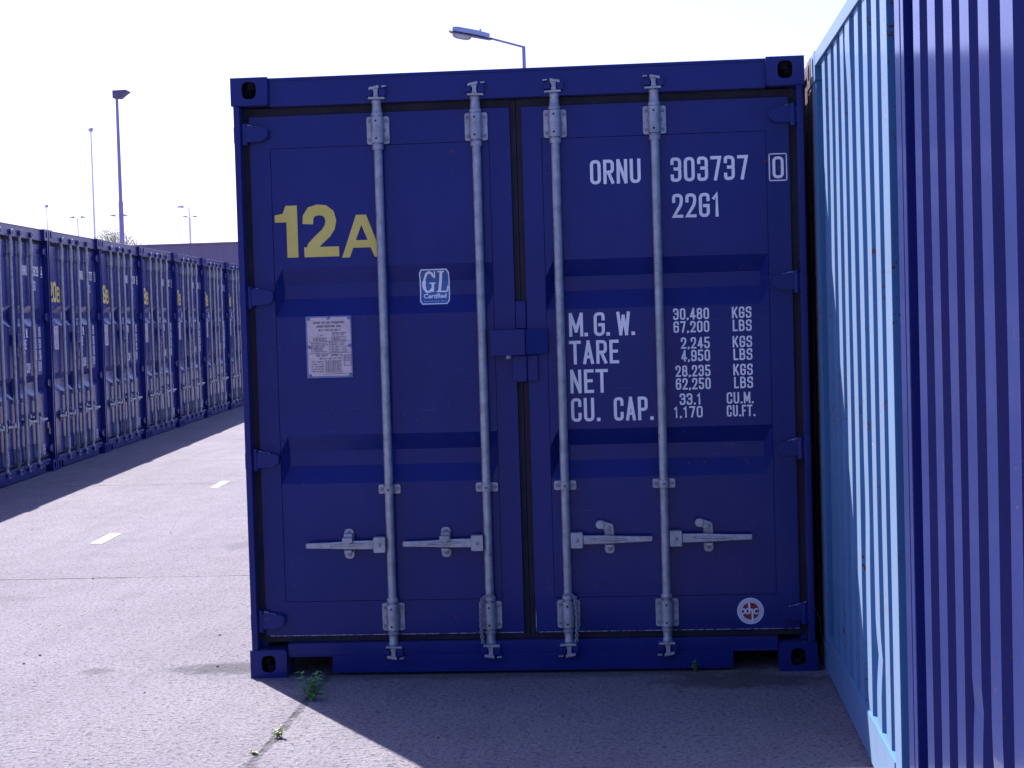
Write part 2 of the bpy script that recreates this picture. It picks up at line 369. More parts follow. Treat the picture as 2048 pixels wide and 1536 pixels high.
def stroke(mb, pts, closed, w, put, mat=0, cap=0.5):
    P = [pts[0]]
    for q in pts[1:]:
        if (q-P[-1]).length > 1e-5: P.append(q)
    if closed and (P[0]-P[-1]).length < 1e-5: P.pop()
    n = len(P)
    if not closed and cap:
        P = [v.copy() for v in P]
        P[0] = P[0] + (P[0]-P[1]).normalized()*w*cap; P[-1] = P[-1] + (P[-1]-P[-2]).normalized()*w*cap
    Ls = []; Rs = []
    for i in range(n):
        if closed: a = P[i]-P[i-1]; b = P[(i+1) % n]-P[i]
        else:
            a = P[i]-P[i-1] if i > 0 else P[1]-P[0]
            b = P[i+1]-P[i] if i < n-1 else a
        a = a.normalized(); b = b.normalized()
        na = Vector((-a.y, a.x)); nb = Vector((-b.y, b.x)); m = na+nb
        if m.length < 1e-4: m = na
        m.normalize(); k = min(1/max(m.dot(na), 0.3), 1.7)
        Ls.append(P[i]+m*(w/2*k)); Rs.append(P[i]-m*(w/2*k))
    base = len(mb.v)
    for i in range(n): mb.v.append(put(*Ls[i])); mb.v.append(put(*Rs[i]))
    for i in range(n if closed else n-1):
        j = (i+1) % n; mb.face((base+2*i, base+2*i+1, base+2*j+1, base+2*j), mat)
STEP = 0.00025
def lettering(mb, text, x, z, h, yfun, w=0.44, sw=0.13, pitch=None, mat=0, off=0.0015, x_end=None, raw=False):
    """strokes of height h from (x,z), total fitted to x_end when given"""
    adv = []; gaps = 0.11
    for ch in text: adv.append(NARROW.get(ch, 1.0*w) if not raw else w)
    tot = sum(adv)+gaps*(len(text)-1)
    sx = h if x_end is None else (x_end-x)/tot
    cx = x; k = 0
    for ch, a in zip(text, adv):
        W_ = a*sx
        if ch in '.,':
            s_ = sw*h*1.15
            def put(u, v, k=k): return (u, yfun(v)-off-STEP*(k % 4), v)
            b = len(mb.v)
            lo = -0.09*h if ch == ',' else 0
            for (u, v) in ((0, lo), (s_, 0 if ch == '.' else 0.02*h), (s_, s_), (0, s_)): mb.v.append(put(cx+u, z+v))
            mb.face((b, b+1, b+2, b+3), mat)
        elif ch in G:
            for pts, closed in G[ch]:
                s2 = sw*h/2; iw = W_-2*s2; ih = h-2*s2
                rad = min(0.17*h, iw*0.5)
                Q = [((p[0]*iw+s2), (p[1]*ih+s2)) + tuple(p[2:]) for p in pts]
                P = smooth_path(Q, closed, rad)
                def put(u, v, k=k): return (cx+u, yfun(z+v)-off-STEP*(k % 4), z+v)
                stroke(mb, P, closed, sw*h, put, mat); k += 1
        cx += W_+gaps*sx
    return cx

# ------------------------------------------------------------------ ISO container with cargo doors (front at local y=0)
CW, CH, CL = 2.438, 2.591, 6.058
YD = 0.052                                    # door skin
ZB = [0.319, 0.834, 0.909, 0.974, 1.045, 1.560, 1.638, 1.700, 1.772, 2.290]
GD = 0.038
def groove(z):
    for a in (0.834, 1.560):
        b = [0.834, 0.909, 0.974, 1.045] if a < 1 else [1.560, 1.638, 1.700, 1.772]
        if b[0] < z < b[3]:
            if z < b[1]: return (z-b[0])/(b[1]-b[0])
            if z > b[2]: return (b[3]-z)/(b[3]-b[2])
            return 1.0
    return 0.0
def door_y(z): return YD + GD*groove(z)

def hole_face(mb, rect, hole, to3, depth, mi_wall=0, mi_in=1, N=24):
    """rectangle with an oval opening that leads into a dark pocket; to3(a,b,d) maps face coords + depth to 3-D"""
    (a0, a1, b0, b1) = rect; (ca, cb, ra, rb) = hole
    inner = []; outer = []
    angs = sorted(set([2*PI*i/N for i in range(N)]))
    corners = [math.atan2(b-cb, a-ca) % (2*PI) for a in (a0, a1) for b in (b0, b1)]
    angs = sorted(angs + corners)
    for t in angs:
        c, s = math.cos(t), math.sin(t)
        pw = 3.2
        k = (abs(c/ra)**pw+abs(s/rb)**pw)**(-1/pw)
        inner.append((ca+c*k, cb+s*k))
        ts = []
        if c > 1e-9: ts.append((a1-ca)/c)
        if c < -1e-9: ts.append((a0-ca)/c)
        if s > 1e-9: ts.append((b1-cb)/s)
        if s < -1e-9: ts.append((b0-cb)/s)
        k = min(ts); outer.append((ca+c*k, cb+s*k))
    n = len(angs); b = len(mb.v)
    for p in outer: mb.v.append(to3(p[0], p[1], 0))
    for p in inner: mb.v.append(to3(p[0], p[1], 0))
    for p in inner: mb.v.append(to3(p[0], p[1], 0.012))
    for p in inner: mb.v.append(to3(p[0], p[1], depth))
    for i in range(n):
        j = (i+1) % n
        mb.face((b+i, b+j, b+n+j, b+n+i), mi_wall)
        mb.face((b+n+i, b+n+j, b+2*n+j, b+2*n+i), mi_wall)
        mb.face((b+2*n+i, b+2*n+j, b+3*n+j, b+3*n+i), mi_in)
    mb.face([b+3*n+i for i in range(n)], mi_in)

def casting(parent, mat, x0, z0, right, top, w=0.160, d=0.176, h=0.120, y0=0.0, back=False):
    """corner casting: oval aperture on the end face and the outer side face, one on top"""
    mb = MB(); x1 = x0+w; z1 = z0+h; y1 = y0+d
    cz = z0+h/2 + (0.005 if top else -0.0)
    if not back:
        hole_face(mb, (x0, x1, z0, z1), ((x0+x1)/2+(0.0), cz, 0.031, 0.037), lambda a, b, dd: (a, y0+dd, b), 0.09)
        mb.add([(x0, y1, z0), (x1, y1, z0), (x1, y1, z1), (x0, y1, z1)], [(3, 2, 1, 0)])
    else:
        hole_face(mb, (x0, x1, z0, z1), ((x0+x1)/2, cz, 0.031, 0.037), lambda a, b, dd: (a, y1-dd, b), 0.09)
        mb.add([(x0, y0, z0), (x1, y0, z0), (x1, y0, z1), (x0, y0, z1)], [(0, 1, 2, 3)])
    yc = (y0+y1)/2
    if right:
        hole_face(mb, (y0, y1, z0, z1), (yc, cz, 0.037, 0.026), lambda a, b, dd: (x1-dd, a, b), 0.08)
        mb.add([(x0, y0, z0), (x0, y1, z0), (x0, y1, z1), (x0, y0, z1)], [(0, 3, 2, 1)])
    else:
        hole_face(mb, (y0, y1, z0, z1), (yc, cz, 0.037, 0.026), lambda a, b, dd: (x0+dd, a, b), 0.08)
        mb.add([(x1, y0, z0), (x1, y1, z0), (x1, y1, z1), (x1, y0, z1)], [(0, 1, 2, 3)])
    zz = z1 if top else z0
    hole_face(mb, (x0, x1, y0, y1), ((x0+x1)/2, yc, 0.03, 0.055), lambda a, b, dd: (a, b, zz+(-dd if top else dd)), 0.05)
    z_ = z0 if top else z1
    mb.add([(x0, y0, z_), (x1, y0, z_), (x1, y1, z_), (x0, y1, z_)], [(0, 1, 2, 3)])
    # weld the box and round its long edges
    me = bpy.data.meshes.new('corner_casting'); me.from_pydata(mb.v, [], mb.f)
    for p, k in zip(me.polygons, mb.mi): p.material_index = k
    bm = bmesh.new(); bm.from_mesh(me); bmesh.ops.remove_doubles(bm, verts=bm.verts, dist=1e-5)
    bmesh.ops.recalc_face_normals(bm, faces=bm.faces)
    def oncorner(v): return sum((abs(v.co.x-x0) < 1e-4 or abs(v.co.x-x1) < 1e-4, abs(v.co.y-y0) < 1e-4 or abs(v.co.y-y1) < 1e-4, abs(v.co.z-z0) < 1e-4 or abs(v.co.z-z1) < 1e-4)) >= 2
    es = [e for e in bm.edges if len(e.link_faces) == 2 and oncorner(e.verts[0]) and oncorner(e.verts[1]) and e.calc_face_angle(0) > 1.0]
    bmesh.ops.bevel(bm, geom=es, offset=0.013, segments=4, affect='EDGES', profile=0.5)
    bm.to_mesh(me); bm.free()
    me.materials.append(mat); me.materials.append(M['hole'])
    me.polygons.foreach_set('use_smooth', [False]*len(me.polygons))
    o = bpy.data.objects.new('corner_casting', me); COL.objects.link(o); o.parent = parent
    return o

def corrugated_side(parent, mat, x, sgn, y0, y1, z0, z1, pitch=0.278, name='side_wall'):
    """plan zigzag extruded upwards; sgn -1: outside is -x"""
    mb = MB(); pts = []; y = y0
    d = 0.036
    while y < y1-pitch:
        pts += [(0, y), (0, y+0.072), (d, y+0.072+0.068), (d, y+0.072+0.068+0.07)]
        y += pitch
    pts += [(0, y), (0, y1)]
    for k, (dx, yy) in enumerate(pts):
        X = x + (dx if sgn < 0 else -dx); mb.v.append((X, yy, z0)); mb.v.append((X, yy, z1))
    for k in range(len(pts)-1):
        f = (2*k, 2*k+1, 2*k+3, 2*k+2); mb.face(f if sgn > 0 else f[::-1])
    return mb.build(name, mat, parent, smooth=False)

def build_door_container():
    root = thing('shipping_container', 'x', 'shipping container')
    P = M['blue']
    # --- frame
    f = MB()
    f.box(0.160, 2.278, 0.028, 0.16, 2.466, 2.586)                       # header
    f.box(0.160, 2.278, 0.0225, 0.028, 2.575, 2.588)                      # drip edge of the roof
    f.box(0.162, 2.276, 0.028, 0.15, 0.088, 0.142)                        # sill
    f.box(0.355, 2.085, 0.028, 0.15, 0.012, 0.088)
    f.box(0.165, 0.357, 0.024, 0.028, 0.084, 0.094); f.box(2.083, 2.272, 0.024, 0.028, 0.084, 0.094)
    for s in (0, 1):
        X = lambda a, b: (a, b) if s == 0 else (CW-b, CW-a)
        a = X(0.008, 0.034); f.box(*a, 0.006, 0.16, 0.121, 2.470)          # outer corner post
        a = X(0.034, 0.062); f.box(*a, 0.085, 0.16, 0.121, 2.470)
        a = X(0.010, 0.075); f.box(*a, 0.176, CL-0.17, 0.03, 0.158)         # bottom side rail
        a = X(0.012, 0.072); f.box(*a, 0.176, CL-0.17, 2.520, 2.582)         # top side rail
        a = X(0.012, 0.10); f.box(*a, CL-0.15, CL-0.01, 0.121, 2.470)
    f.box(0.16, 2.278, CL-0.14, CL-0.03, 0.02, 0.15); f.box(0.16, 2.278, CL-0.10, CL-0.03, 2.48, 2.58)
    f.build('frame', P, root, bev=0.004)
    fl = MB(); fl.box(0.08, 2.358, 0.16, CL-0.14, 0.135, 0.16)
    fl.build('floor_pan', M['hole'], root)
    casts = []
    for top in (0, 1):
        z0 = CH-0.120 if top else 0.0
        casting(root, P, 0.0, z0, False, top); casting(root, P, CW-0.160, z0, True, top)
        casting(root, P, 0.0, z0, False, top, y0=CL-0.176, back=True); casting(root, P, CW-0.160, z0, True, top, y0=CL-0.176, back=True)
    corrugated_side(root, P, 0.016, -1, 0.16, CL-0.15, 0.158, 2.52); corrugated_side(root, P, CW-0.016, 1, 0.16, CL-0.15, 0.158, 2.52)
    rf = MB(); rf.box(0.07, CW-0.07, 0.16, CL-0.10, 2.555, 2.575); rf.build('roof', P, root)
    ew = MB(); ew.box(0.1, CW-0.1, CL-0.08, CL-0.05, 0.15, 2.48); ew.build('end_wall', P, root)
    # --- doors
    doors = []
    for s in (0, 1):
        d = MB()
        X0, X1, A, B = (0.064, 1.193, 0.152, 1.104) if s == 0 else (1.242, 2.372, 1.325, 2.276)
        y0 = YD-0.002
        d.box(X0, A, y0, 0.105, 0.172, 2.428); d.box(B, X1, y0, 0.105, 0.172, 2.428)
        d.box(A, B, y0, 0.105, 2.290, 2.428); d.box(A, B, y0, 0.105, 0.172, 0.319)
        d.box(A, B, 0.098, 0.108, 0.319, 2.290)
        nfr = len(d.f)
        g = 0.0022; e = 0.034
        xs = [A+g, A+g+e] + [A+g+e+(B-A-2*g-2*e)*i/8 for i in range(1, 8)] + [B-g-e, B-g]
        zs = [ZB[0]+g, 0.45, 0.6, 0.72] + ZB[1:5] + [1.15, 1.3, 1.45] + ZB[5:9] + [1.9, 2.05, 2.2, ZB[9]-g]
        b = len(d.v); n = len(xs)
        for z in zs:
            for i, x in enumerate(xs):
                tx = 0 if i in (0, n-1) else 1
                warp = 0.0016*mnoise.noise(Vector((x*2.1, z*2.3, 3.7+s)))
                d.v.append((x, YD + GD*groove(z if z not in ZB else z)*tx*1.0 + (GD*tx if z in (0.909, 0.974, 1.638, 1.700) else 0)*(0 if groove(z) > 0.99 else 1) + warp, z))
        for r in range(len(zs)-1):
            for i in range(n-1):
                a = b+r*n+i; d.face((a, a+1, a+n+1, a+n))
        # returns at the panel edge
        for r in range(len(zs)-1):
            for i in (0, n-1):
                a = b+r*n+i; c = b+(r+1)*n+i
                va = d.v[a]; vc = d.v[c]; q = len(d.v); d.v += [(va[0], va[1]+0.012, va[2]), (vc[0], vc[1]+0.012, vc[2])]
                d.face((a, c, q+1, q) if i == 0 else (a, q, q+1, c))
        for r in (0, len(zs)-1):
            for i in range(n-1):
                a = b+r*n+i; va = d.v[a]; vc = d.v[a+1]; q = len(d.v); d.v += [(va[0], va[1]+0.012, va[2]), (vc[0], vc[1]+0.012, vc[2])]
                d.face((a, q, q+1, a+1) if r == 0 else (a, a+1, q+1, q))
        dr = d.build('door', P, root, bev=0.0, smooth=False)
        doors.append(dr)
        gk = MB()                                                           # rubber seal round the leaf
        if s == 0:
            gk.box(0.0345, 0.0638, 0.066, 0.084, 0.146, 2.462); gk.box(1.1935, 1.2175, 0.070, 0.10, 0.146, 2.462)
        else:
            gk.box(2.3725, 2.4035, 0.066, 0.084, 0.146, 2.462); gk.box(1.2178, 1.2415, 0.070, 0.10, 0.146, 2.462)
        gk.box(X0, X1, 0.066, 0.10, 2.4285, 2.464); gk.box(X0, X1, 0.062, 0.10, 0.1445, 0.1715)
        gk.build('rubber_seal', M['rubber'], dr, smooth=False)
        lp = MB(); lp.box(X0+0.015, X1-0.003, YD-0.004, YD+0.004, 0.1705, 0.1735)
        if s: lp.box(X0+0.001, X0+0.004, YD-0.006, YD, 0.175, 0.27)
        lp.build('seal_lip', M['scraped'], dr, smooth=False)
        for (za, zb) in ((2.315, 2.388), (1.612, 1.688), (0.908, 0.980), (0.205, 0.277)):
            h = MB()
            def mx(x): return x if s == 0 else CW-x
            poly = [(0.004, za), (0.125, za+0.006), (0.150, za+0.022), (0.153, zb-0.020), (0.140, zb-0.010), (0.075, zb), (0.004, zb-0.004)]
            if s: poly = [(CW-x, z) for x, z in poly][::-1]
            h.prism_y(poly, 0.012, 0.050)
            h.tube((mx(0.048), 0.024, za-0.010), (mx(0.048), 0.024, zb+0.010), 0.016)
            sc = h
            xa, xb = sorted((mx(0.040), mx(0.118)))
            pts = [(xa+(xb-xa)*t, 0.016+0.012*math.sin(t*3), zb + 0.002 + (0.006-0.016*t if s == 0 else -0.010+0.016*t) + 0.003*random.uniform(-1, 1)) for t in (0, .2, .4, .6, .8, 1)]
            sc.path(pts, [0.0045, .004, .0045, .003, .0025, .0015] if s == 0 else [.0015, .0025, .003, .0045, .005, .0045], 12, 1)
            h.build('hinge', [P, M['scraped']], dr, bev=0.002)
    # --- lock box over the meeting edge
    lb = MB()
    lb.box(1.089, 1.238, -0.012, 0.049, 1.369, 1.481)
    lb.prism_z([(1.2385, -0.004), (1.334, 0.030), (1.334, 0.049), (1.2385, 0.049)], 1.371, 1.480)
    lb.box(1.1945, 1.2405, 0.052, 0.068, 1.4815, 1.602)
    lb.box(1.178, 1.240, 0.022, 0.062, 1.255, 1.3685); lb.box(1.2405, 1.288, 0.030, 0.049, 1.257, 1.3685)
    lbo = lb.build('lock_box', P, root, bev=0.004)
    kb = MB(); kb.tube((1.165, -0.004, 1.356), (1.165, -0.004, 1.3695), 0.012); kb.build('lock_barrel', M['bolt'], lbo)
    # --- locking bars
    for i, bx in enumerate((0.628, 1.051, 1.386, 1.808)):
        yb = 0.020
        b = MB()
        b.tube((bx, yb, 0.148), (bx, yb, 2.476), 0.0185, n=20)
        b.lathe(bx, yb, [(0.0235, 2.408), (0.026, 2.412), (0.026, 2.420), (0.022, 2.426), (0.0195, 2.462), (0.022, 2.466), (0.022, 2.474), (0.019, 2.480)])
        b.lathe(bx, yb, [(0.024, 2.266), (0.025, 2.270), (0.025, 2.284), (0.0235, 2.288)])
        b.lathe(bx, yb, [(0.0235, 0.314), (0.0255, 0.318), (0.0255, 0.330), (0.022, 0.336)])
        b.lathe(bx, yb, [(0.0235, 0.174), (0.0255, 0.178), (0.0255, 0.186), (0.0235, 0.188)])
        b.lathe(bx, yb, [(0.019, 0.126), (0.0215, 0.130), (0.0215, 0.142), (0.0195, 0.146), (0.0195, 0.174)])
        bar = b.build('locking_bar', M['galv'], root)
        for (za, zb) in ((2.291, 2.410), (0.191, 0.311)):
            k = MB(); k.prism_y(rect_round(bx-0.049, bx+0.049, za, zb, 0.010), 0.036, 0.0485)
            k.lathe(bx, yb, [(0.0265, za+0.003), (0.0275, za+0.005), (0.0275, zb-0.005), (0.0265, zb-0.003)], 20)
            q = k; q.cur = 1
            for sx in (-1, 1):
                for z in (za+0.020, zb-0.020): q.tube((bx+sx*0.0375, 0.037, z), (bx+sx*0.0375, 0.029, z), 0.0075, 0.0062, 12, 1)
                q.box(bx+sx*0.0315-0.003, bx+sx*0.0315+0.003, 0.031, 0.036, (za+zb)/2-0.006, (za+zb)/2+0.006, 1)
            for z in (za+0.022, zb-0.022): q.tube((bx-0.003, yb-0.024, z), (bx-0.003, yb-0.0285, z), 0.0055, n=12, mat=2)
            k.build('bearing_bracket', [M['galv'], M['bolt'], M['hole']], bar, bev=0.0012)
        k = MB(); k.prism_y(rect_round(bx-0.048, bx+0.048, 0.786, 0.826, 0.008), 0.036, 0.0485)
        k.lathe(bx, yb, [(0.0235, 0.788), (0.0245, 0.790), (0.0245, 0.822), (0.0235, 0.824)], 20)
        for sx in (-1, 1): k.tube((bx+sx*0.036, 0.037, 0.806), (bx+sx*0.036, 0.029, 0.806), 0.0085, 0.007, 12, 1)
        k.tube((bx, yb-0.021, 0.806), (bx, yb-0.0255, 0.806), 0.0052, n=12, mat=2)
        k.build('guide_bracket', [M['galv'], M['bolt'], M['hole']], bar, bev=0.0012)
        # cams and their keepers
        m = 1 if i < 2 else -1
        for top in (1, 0):
            zc = 2.507 if top else 0.100
            u = 1 if top else -1
            c = MB()
            ang = 0.18*m
            def wing(xc, zz, hw, th, tilt, ya, ybk):
                c.prism_y([(xc-hw, zz-th-tilt), (xc+hw, zz-th+tilt), (xc+hw*0.96, zz+th+tilt), (xc-hw*0.96, zz+th-tilt)], ya, ybk)
            c.prism_y([(bx-0.012, zc-0.026), (bx+0.012, zc-0.026), (bx+0.009, zc), (bx+0.013, zc+0.024), (bx-0.015, zc+0.020), (bx-0.008, zc)], -0.006, 0.022)
            wing(bx-m*0.006, zc+u*0.021, 0.022, 0.006, 0.004*m*u, -0.012, 0.022)
            wing(bx+m*0.004, zc-u*0.024, 0.036, 0.0045, -0.001*m, -0.014, 0.024)
            c.lathe(bx, yb, [(0.017, zc-u*0.030), (0.021, zc-u*0.026)] if u > 0 else [(0.021, zc+0.026), (0.017, zc+0.030)])
            c.build('cam_head', M['galv'], bar, bev=0.002)
            kp = MB(); kp.box(bx-0.043, bx-0.014, -0.004, 0.0275, zc-0.014, zc+0.014); kp.build('cam_keeper', P, root, bev=0.004)
            kp = MB(); kp.box(bx+0.014, bx+0.043, -0.008, 0.0275, zc-0.018, zc+0.020)
            ko = kp.build('cam_keeper', P, root, bev=0.004)
            t = MB(); wing_x = bx+m*0.036
            t.prism_y([(wing_x-0.009, zc+u*0.024-0.003), (wing_x+0.010, zc+u*0.024-0.001), (wing_x+0.010, zc+u*0.024+0.004), (wing_x-0.009, zc+u*0.024+0.003)], -0.012, 0.02)
            t.build('keeper_lip', M['galv'], ko)
        # handle, hub and catch
        m = -1 if i < 2 else 1
        zc = 0.569 if i < 2 else 0.572
        hb = MB()
        hx = bx+m*0.0455
        hb.prism_y(rect_round(hx-0.026, hx+0.026, zc-0.034, zc+0.034, 0.006), -0.010, 0.030)
        hb.tube((hx, -0.009, zc), (hx, -0.0155, zc), 0.0085, 0.007, 12, 1)
        hb.build('handle_hub', [M['galv'], M['bolt']], bar, bev=0.0025)
        e0 = bx+m*0.071; e1 = bx+m*0.368; lv = MB()
        top = [(e0, zc+0.020), (bx+m*0.16, zc+0.019), (bx+m*0.26, zc+0.014), (e1, zc+0.012)]; bot = [(e1, zc-0.011), (bx+m*0.26, zc-0.014), (bx+m*0.16, zc-0.018), (e0, zc-0.019)]
        poly = top+bot
        if m > 0: poly = poly[::-1]
        lv.prism_y(poly, 0.000, 0.012)
        rib = [(bx+m*0.105, zc+0.006), (bx+m*0.17, zc+0.010), (bx+m*0.262, zc+0.003), (bx+m*0.262, zc-0.003), (bx+m*0.17, zc-0.004)]
        if m > 0: rib = rib[::-1]
        lv.prism_y(rib, -0.008, 0.001)
        lv.build('handle', M['galv'], bar, bev=0.003)
        ca = MB(); cx = bx+m*0.184; za, zb = zc-0.064, zc+0.068
        ca.prism_y(rect_round(cx-0.021, cx+0.021, za, zb, 0.018, 5), 0.040, 0.0485)
        ca.box(cx-0.017, cx+0.017, -0.002, 0.040, zc-0.034, zc-0.021)
        if i < 2:
            ca.prism_y([(cx-0.020, zc+0.026), (cx+0.020, zc+0.026), (cx+0.018, zc+0.048), (cx-0.018, zc+0.048)], 0.010, 0.040)
            ca.prism_y([(cx-0.022, zc+0.020), (cx+0.0, zc+0.005), (cx+0.022, zc+0.014), (cx+0.022, zc+0.034), (cx-0.022, zc+0.034)], -0.016, 0.012)
        else:
            pts = []
            for t in range(12):
                a = 2*PI*t/12; pts.append((cx-0.038+0.019*math.cos(a), zb-0.003+0.019*math.sin(a)))
            ca.prism_y(pts, 0.004, 0.014)
            ca.prism_y([(cx-0.052, zb-0.006), (cx-0.030, zb-0.024), (cx+0.018, zb-0.034), (cx+0.018, zb-0.006), (cx-0.01, zb+0.006), (cx-0.034, zb+0.016)], 0.014, 0.038)
        ca.tube((cx, 0.041, za+0.020), (cx, 0.032, za+0.020), 0.010, 0.008, 12, 1)
        ca.tube((cx, 0.041 if i < 2 else 0.016, zb-0.019), (cx, 0.032 if i < 2 else 0.006, zb-0.019), 0.010, 0.008, 12, 1)
        ca.build('handle_catch', [M['galv'], M['bolt']], bar, bev=0.002)
        if i in (1, 2):                                                     # hold-back rope on the two inner bars
            rp = MB(); sx = -1 if i == 1 else 1
            x0 = bx+sx*0.030; za, zb = (0.135, 0.330)
            for st in (0, 1):
                pts = []
                for t in range(27):
                    u = t/26; a = u*26+st*PI
                    pts.append((x0+sx*0.008*math.sin(u*3)+0.0055*math.cos(a), -0.006+0.0055*math.sin(a), zb-(zb-za)*u))
                rp.path(pts, 0.0042, 6)
            rp.path([(x0, -0.006, zb), (bx+sx*0.02, -0.008, zb+0.012), (bx, -0.010, zb+0.014), (bx-sx*0.02, 0.0, zb+0.010)], 0.0035, 6)
            rp.build('holdback_rope', M['rope'], bar)
    # the leaves and their gear sit a little back in the frame
    for o in root.children:
        k = o.name.split('.')[0]
        if k in ('door', 'locking_bar', 'lock_box', 'cam_keeper'):
            mid = o.data.vertices[0].co.x
            o.location = (-0.002 if mid < 1.21 else 0.0004, 0.013, 0)
    return root, doors

def plane_text(body, size, parent_mb, x, z, yfun, width=None, mat=0, off=0.002, shear=0.0, bold=0.0):
    cu = bpy.data.curves.new('t', 'FONT'); cu.body = body; cu.size = size; cu.shear = shear; cu.offset = bold; cu.resolution_u = 3
    ob = bpy.data.objects.new('t', cu); COL.objects.link(ob)
    dg = bpy.context.evaluated_depsgraph_get(); me = bpy.data.meshes.new_from_object(ob.evaluated_get(dg))
    if len(me.vertices):
        xs = [v.co.x for v in me.vertices]; lo, hi = min(xs), max(xs)
        k = 1.0 if width is None else width/(hi-lo)
        b = len(parent_mb.v)
        for v in me.vertices: parent_mb.v.append((x+(v.co.x-lo)*k, yfun(z+v.co.y)-off, z+v.co.y))
        for p in me.polygons:
            idx = [b+i for i in p.vertices]
            parent_mb.face(idx, mat)
    bpy.data.objects.remove(ob); bpy.data.meshes.remove(me); bpy.data.curves.remove(cu)

def add_marks(root, ldoor, rdoor, yellow, ident, check, table=True):
    # yellow bay number
    mb = MB(); yf = lambda z: YD-0.0005
    num, let = yellow
    if num == '12':
        stroke(mb, [Vector(p) for p in ((0.2375, 1.818), (0.2375, 2.042))], False, 0.048, lambda u, v: (u, YD-0.002, v), 0, 0)
        b = len(mb.v); mb.v += [(x, YD-0.0022, z) for x, z in ((0.163, 1.971), (0.2140, 1.971), (0.2140, 2.022), (0.197, 2.008), (0.163, 2.002))]
        mb.face((b, b+1, b+2, b+3, b+4))
        b = len(mb.v); mb.v += [(x, YD-0.0024, z) for x, z in ((0.197, 2.006), (0.2160, 2.006), (0.2160, 2.042), (0.212, 2.042))]
        mb.face((b, b+1, b+2, b+3))
        c = [(0.307, 1.960), (0.309, 1.990), (0.324, 2.012), (0.350, 2.020), (0.380, 2.017), (0.401, 2.000), (0.408, 1.972), (0.402, 1.944), (0.385, 1.919), (0.352, 1.890), (0.326, 1.864), (0.318, 1.842)]
        stroke(mb, [Vector(p) for p in c], False, 0.046, lambda u, v: (u, YD-0.002, v), 0, 0)
        stroke(mb, [Vector(p) for p in ((0.288, 1.839), (0.440, 1.839))], False, 0.043, lambda u, v: (u, YD-0.0023, v), 0, 0)
    else:
        cx = 0.165
        for ch in num:
            if ch == '1':
                stroke(mb, [Vector(p) for p in ((cx+0.07, 1.818), (cx+0.07, 2.040))], False, 0.062, lambda u, v: (u, YD-0.002, v), 0, 0)
                b = len(mb.v); mb.v += [(x, YD-0.0022, z) for x, z in ((cx, 1.970), (cx+0.04, 1.970), (cx+0.06, 2.040), (cx+0.03, 2.010), (cx, 2.0))]
                mb.f.append((b, b+1, b+2, b+3, b+4)); mb.mi.append(0); cx += 0.122
            else:
                lettering(mb, ch, cx, 1.816, 0.228, yf, 0.66, 0.20, x_end=cx+0.150, raw=True); cx += 0.160
        ax = cx
    ax = 0.452 if num == '12' else ax+0.008
    if let == 'A':
        for k, poly in enumerate((((0, 1.811), (0.034, 1.811), (0.093, 1.963), (0.088, 1.993), (0.066, 1.993)), ((0.176, 1.811), (0.110, 1.993), (0.086, 1.993), (0.084, 1.960), (0.142, 1.811)),
                                  ((0.030, 1.852), (0.146, 1.852), (0.134, 1.884), (0.042, 1.884)))):
            b = len(mb.v); mb.v += [(ax+x, YD-0.002-0.0003*k, z) for x, z in poly]; mb.face(range(b, b+len(poly)))
    else:
        lettering(mb, let, ax, 1.814, 0.175, yf, 0.70, 0.21, x_end=ax+0.135, raw=True)
    mb.build('bay_number', M['yellow_ink'], ldoor, smooth=False)
    # owner code
    mb = MB(); yf = lambda z: YD-0.0005
    lettering(mb, 'ORNU', 1.529, 2.088, 0.103, yf, 0.46, 0.13, x_end=1.744)
    mb.build('owner_code', M['white_ink'], rdoor, smooth=False); mb = MB()
    lettering(mb, ident, 1.871, 2.087, 0.103, yf, 0.46, 0.13, x_end=2.198, raw=True)
    mb.build('serial_number', M['white_ink'], rdoor, smooth=False); mb = MB()
    lettering(mb, check, 2.300, 2.087, 0.092, lambda z: YD-0.0025, 0.46, 0.13, x_end=2.347, raw=True)
    for a, b_ in (((2.287, 2.078), (2.359, 2.078)), ((2.359, 2.078), (2.359, 2.190)), ((2.359, 2.190), (2.287, 2.190)), ((2.287, 2.190), (2.287, 2.078))):
        stroke(mb, [Vector(a), Vector(b_)], False, 0.0045, lambda u, v: (u, YD-0.0035, v))
    mb.build('check_digit', M['white_ink'], rdoor, smooth=False); mb = MB()
    lettering(mb, '22G1', 1.874, 1.934, 0.102, yf, 0.46, 0.13, x_end=2.077)
    mb.build('type_code_lettering', M['white_ink'], rdoor, smooth=False)
    mb = MB()
    lettering(mb, 'M', 1.421, 1.442, 0.101, yf, 0.5, 0.13, x_end=1.481, raw=True); lettering(mb, '.', 1.486, 1.442, 0.101, yf)
    lettering(mb, 'G', 1.527, 1.442, 0.101, yf, 0.45, 0.13, x_end=1.574, raw=True); lettering(mb, '.', 1.580, 1.442, 0.101, yf)
    lettering(mb, 'W', 1.625, 1.442, 0.101, yf, 0.55, 0.13, x_end=1.682, raw=True); lettering(mb, '.', 1.687, 1.442, 0.101, yf)
    lettering(mb, 'TARE', 1.421, 1.323, 0.101, yf, 0.46, 0.13, x_end=1.631)
    lettering(mb, 'NET', 1.420, 1.199, 0.101, yf, 0.46, 0.13, x_end=1.579)
    lettering(mb, 'CU.', 1.420, 1.077, 0.101, yf, 0.46, 0.13, x_end=1.545); lettering(mb, 'CAP.', 1.603, 1.077, 0.101, yf, 0.46, 0.13, x_end=1.772)
    mb.build('weight_words', M['white_ink'], rdoor, smooth=False); mb = MB(); mu = MB()
    H = 0.0485
